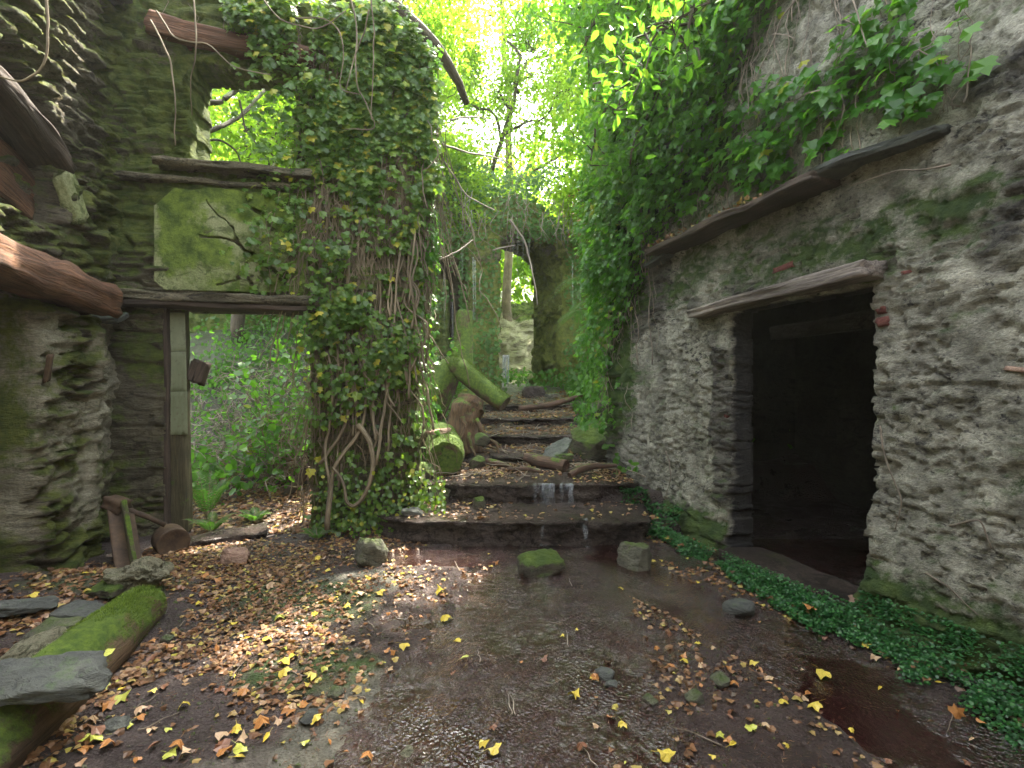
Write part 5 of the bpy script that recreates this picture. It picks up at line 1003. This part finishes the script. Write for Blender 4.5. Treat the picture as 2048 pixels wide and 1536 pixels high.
# the loose ones nearest the camera, one object each
cand = 0
while nfl < 298 and cand < 9000:
    cand += 1; px = rng.uniform(60, 2000); py = rng.uniform(1120, 1536) if rng.random() < .8 else rng.uniform(1090, 1200); g = onG(px, py); x, y = g[0], g[1]
    if x > wallx(y) - .28 or x < -3.0 + .0 * y or (y < 3.1 and -2.3 < x < -1.68 - .18 * (y - 1.2)): continue
    d = .9 if x < -.75 else (.16 if chan(np.array([x]), np.array([y]))[0] > .5 else .55)
    if rng.random() > d: continue
    w = [.2, .26, .22, .22, .10] if x < -.6 else [.26, .24, .22, .22, .06]
    put_leaf(x, y, fz(x, y), rng.uniform(.022, .052) * (1.2 if x < -.8 else .9), rng.choice(LC, p=w))
def litter(name, label, n, xr, yr, dens, size, seed, zoff=(0, .02), zfun=None):
    g = np.random.default_rng(seed); x = g.uniform(*xr, n); y = g.uniform(*yr, n); k = g.random(n) < dens(x, y); x, y = x[k], y[k]; n = len(x)
    z = (zfun(x, y) if zfun else np.maximum(ground_z(x, y), .005)) + g.uniform(*zoff, n) + .003
    tp = (MAPLE[0] - [0, .45, 0], MAPLE[1]); a = g.uniform(0, 6.28, n)
    return tag(leafy(name, tp, np.stack([x, y, z], 1), np.stack([np.cos(a), np.sin(a), g.normal(0, .12, n)], 1), norm(np.array([0, 0, 1.]) + .28 * g.normal(size=(n, 3))), g.uniform(*size, n), M['litter']), label, "leaf litter", None, "stuff")
def inl(x, y): return (x < wallx(y) - .22) & (x > -3.1) & ~((y < 3.1) & (np.abs(x + 1.86 + .18 * (y - 1.2)) < .17))
litter("leaf_litter", "brown and orange leaf litter strewn over the floor", 42000, (-3.0, 2.6), (1.2, 4.6), lambda x, y: inl(x, y) * np.clip(.62 * sstep(-.5, -1.2, x) - .25 * ((y < 2.3) & (x < -1.1)) + .35 * sstep(-1.0, -1.6, x) * sstep(3.2, 2.6, y) + .75 * np.exp(-((x + 2.0) / .7) ** 2 - ((y - 3.7) / .55) ** 2) + .10 + .20 * ((x > .35) & (x < 1.9)) - .40 * chan(x, y) - .3 * ((x > .5) & (chan(x, y) > .3)), 0, 1) * np.clip(.68 + 2.0 * fbm2(x, y, 2.2, 3, 151), .06, 1), (.014, .044), 61, (0, .014))
litter("leaf_litter", "carpet of dead leaves on the ground behind the left doorway", 9000, (-4.2, -1.4), (4.6, 8), lambda x, y: .95 + 0 * x, (.03, .065), 62, (0, .03))
def stepz(x, y):
    z = np.full(x.shape, -9.)
    z = np.where((y > 4.34) & (y < 5.0), .222, z); z = np.where((y >= 5.02) & (y < 6.25), .408, z)
    return np.maximum(z, ground_z(x, y))
litter("leaf_litter", "orange leaves scattered over the wet steps", 3600, (-.95, 1.25), (4.36, 6.7), lambda x, y: np.clip(.10 + .9 * np.exp(-((x + .25) / .42) ** 2 - ((y - 5.75) / .4) ** 2) + .5 * (x > .75) * (y > 5) + .35 * (y > 6) + .25 * (x < -.1) * (y < 5), 0, 1), (.02, .05), 63, (0, .012), stepz)
litter("leaf_litter", "leaf litter on the upper steps below the arch", 5000, (-1.3, 2.2), (6.7, 10), lambda x, y: .7 + 0 * x, (.03, .07), 64, (0, .03))
litter("leaf_litter", "dry leaves on the bank of slates beside the side wall", 900, (-3.2, -2.15), (1.6, 3.8), lambda x, y: .8 + 0 * x, (.02, .05), 65, (.0, .03))
litter("leaf_litter", "dead leaves caught in the creeping plants on the right", 700, (1.2, 3.0), (1.3, 5.0), lambda x, y: (x > wallx(y) - .5) & (x < wallx(y) - .12), (.02, .045), 66, (.03, .06))
# leaves caught on the slate ledge
n = 170; s = rng.uniform(1.15, 2.6, n); P = RO + s[:, None] * RD + RN * rng.uniform(.04, .24, n)[:, None] + np.array([0, 0, 2.742]) + rng.uniform(0, .02, (n, 1)) * [0, 0, 1]
tag(leafy("ledge_litter", MAPLE, P, rdir(n), norm(rdir(n) * .6 + [0, 0, 1]), rng.uniform(.02, .045, n), M['litter']), "dry leaves caught along the top of the slate ledge", "leaf litter", None, "stuff")
# twigs on the floor
for i in range(26):
    px, py = rng.uniform(150, 1500), rng.uniform(1120, 1530); g = onG(px, py); x, y = g[0], g[1]; a = rng.uniform(0, 3.14); l = rng.uniform(.08, .22)
    if x > wallx(y) - .4 or (y < 3.1 and -2.4 < x < -1.65 - .18 * (y - 1.2)): continue
    A = np.array([x - l / 2 * math.cos(a), y - l / 2 * math.sin(a), fz(x, y) + .008]); B = np.array([x + l / 2 * math.cos(a), y + l / 2 * math.sin(a), fz(x, y) + .012])
    tag(tube_obj("fallen_twig", [(wander(A, B, 8, .02, 900 + i), np.linspace(.0035, .0018, 8))], M['twig'], None, 5), ("longer " if l > .15 else "short ") + "dry twig lying " + whereat(x, y), "twig", "dry twigs on the floor")
L = []
for i in range(170):
    y = rng.uniform(5.2, 9.5); x = rng.uniform(-1.1, 1.3); z = float(stepz(np.array([x]), np.array([y]))[0]) + .02; a = rng.uniform(0, 3.14); l = rng.uniform(.15, .6)
    L.append((wander((x - l / 2 * math.cos(a), y - l / 2 * math.sin(a), z), (x + l / 2 * math.cos(a), y + l / 2 * math.sin(a), z + rng.uniform(0, .08)), 8, .06, 950 + i), np.linspace(.008, .003, 8)))
tag(tube_obj("step_twigs", L, M['twig'], None, 4), "scatter of small twigs over the upper steps", "twigs", None, "stuff")
# small gravel on the floor
g = np.random.default_rng(77); n = 9000; x = g.uniform(-2.6, 2.2, n); y = g.uniform(1.25, 4.3, n); k = (x < wallx(y) - .2) & (g.random(n) < .3 + .7 * (fbm2(x, y, 2, 3, 161) > 0)); x, y = x[k], y[k]; n = len(x)
GR = (np.array([(1, 0, 0), (-1, .1, 0), (0, 1, .1), (.1, -1, 0), (0, 0, .8), (0, 0, -.8)]), np.array([(0, 2, 4), (2, 1, 4), (1, 3, 4), (3, 0, 4), (2, 0, 5), (1, 2, 5), (3, 1, 5), (0, 3, 5)]))
tag(leafy("gravel", GR, np.stack([x, y, ground_z(x, y) + .002], 1), rdir(n, g), rdir(n, g), g.uniform(.002, .007, n) * (1 + (g.random(n) < .06) * 1.2), M['dryrock']), "fine grit and small pebbles in the wet soil", "gravel", None, "stuff")
g = np.random.default_rng(78); n = 30000; x = g.uniform(-3, 2.4, n); y = g.uniform(1.2, 4.5, n); k = inl(x, y) & (g.random(n) < .25 + .75 * (fbm2(x, y, 3, 3, 162) > -.05)) & (g.random(n) > .7 * chan(x, y)); x, y = x[k], y[k]; n = len(x)
tag(leafy("leaf_crumbs", BLADE, np.stack([x, y, np.maximum(ground_z(x, y), .004) + .003], 1), norm(rdir(n, g) * [1, 1, .15]), norm(rdir(n, g) * .4 + [0, 0, 1]), g.uniform(.006, .022, n), M['litter'], None, g.random(n) ** 1.6 * .85), "crumbled bits of leaf and bark trodden into the floor", "debris", None, "stuff")
# a lone withered leaf standing on its stalk
w = empty("withered_leaf", "lone orange withered leaf standing on its stalk by the right wall foot", "leaf", (0, 0, 0))
b = onZ(1893, 1450, .12); c = onZ(1905, 1428, .15)
tube_obj("stalk", [(wander(b - [0, 0, .03], c, 6, .01, 5), [.0015] * 6)], M['twig'], w, 5)
leafy("blade", IVY, np.array([c]), np.array([[.4, -.3, .5]]), np.array([[-.3, -.8, .4]]), np.array([.05]), M['l_orange'], w)

# ------------------------------------------------------------------ damp air
v = np.array([(x, y, z) for x in (-95, 95) for y in (-45, 205) for z in (-6, 60)], float)
hz = mk("haze", v, np.array([(0, 1, 3, 2), (4, 6, 7, 5), (0, 4, 5, 1), (2, 3, 7, 6), (0, 2, 6, 4), (1, 5, 7, 3)]), None, None, False)
q = NT("damp_air"); q.t.nodes.remove(q.b); pv = q.n("VolumePrincipled"); pv.inputs["Density"].default_value = .0011; pv.inputs["Color"].default_value = (.95, 1, .9, 1); pv.inputs["Anisotropy"].default_value = .3
q.l(pv.outputs[0], q.out.inputs["Volume"]); hz.data.materials.append(q.m); hz["kind"] = "stuff"; hz["label"] = "pale damp air over the whole place"; hz["category"] = "haze"
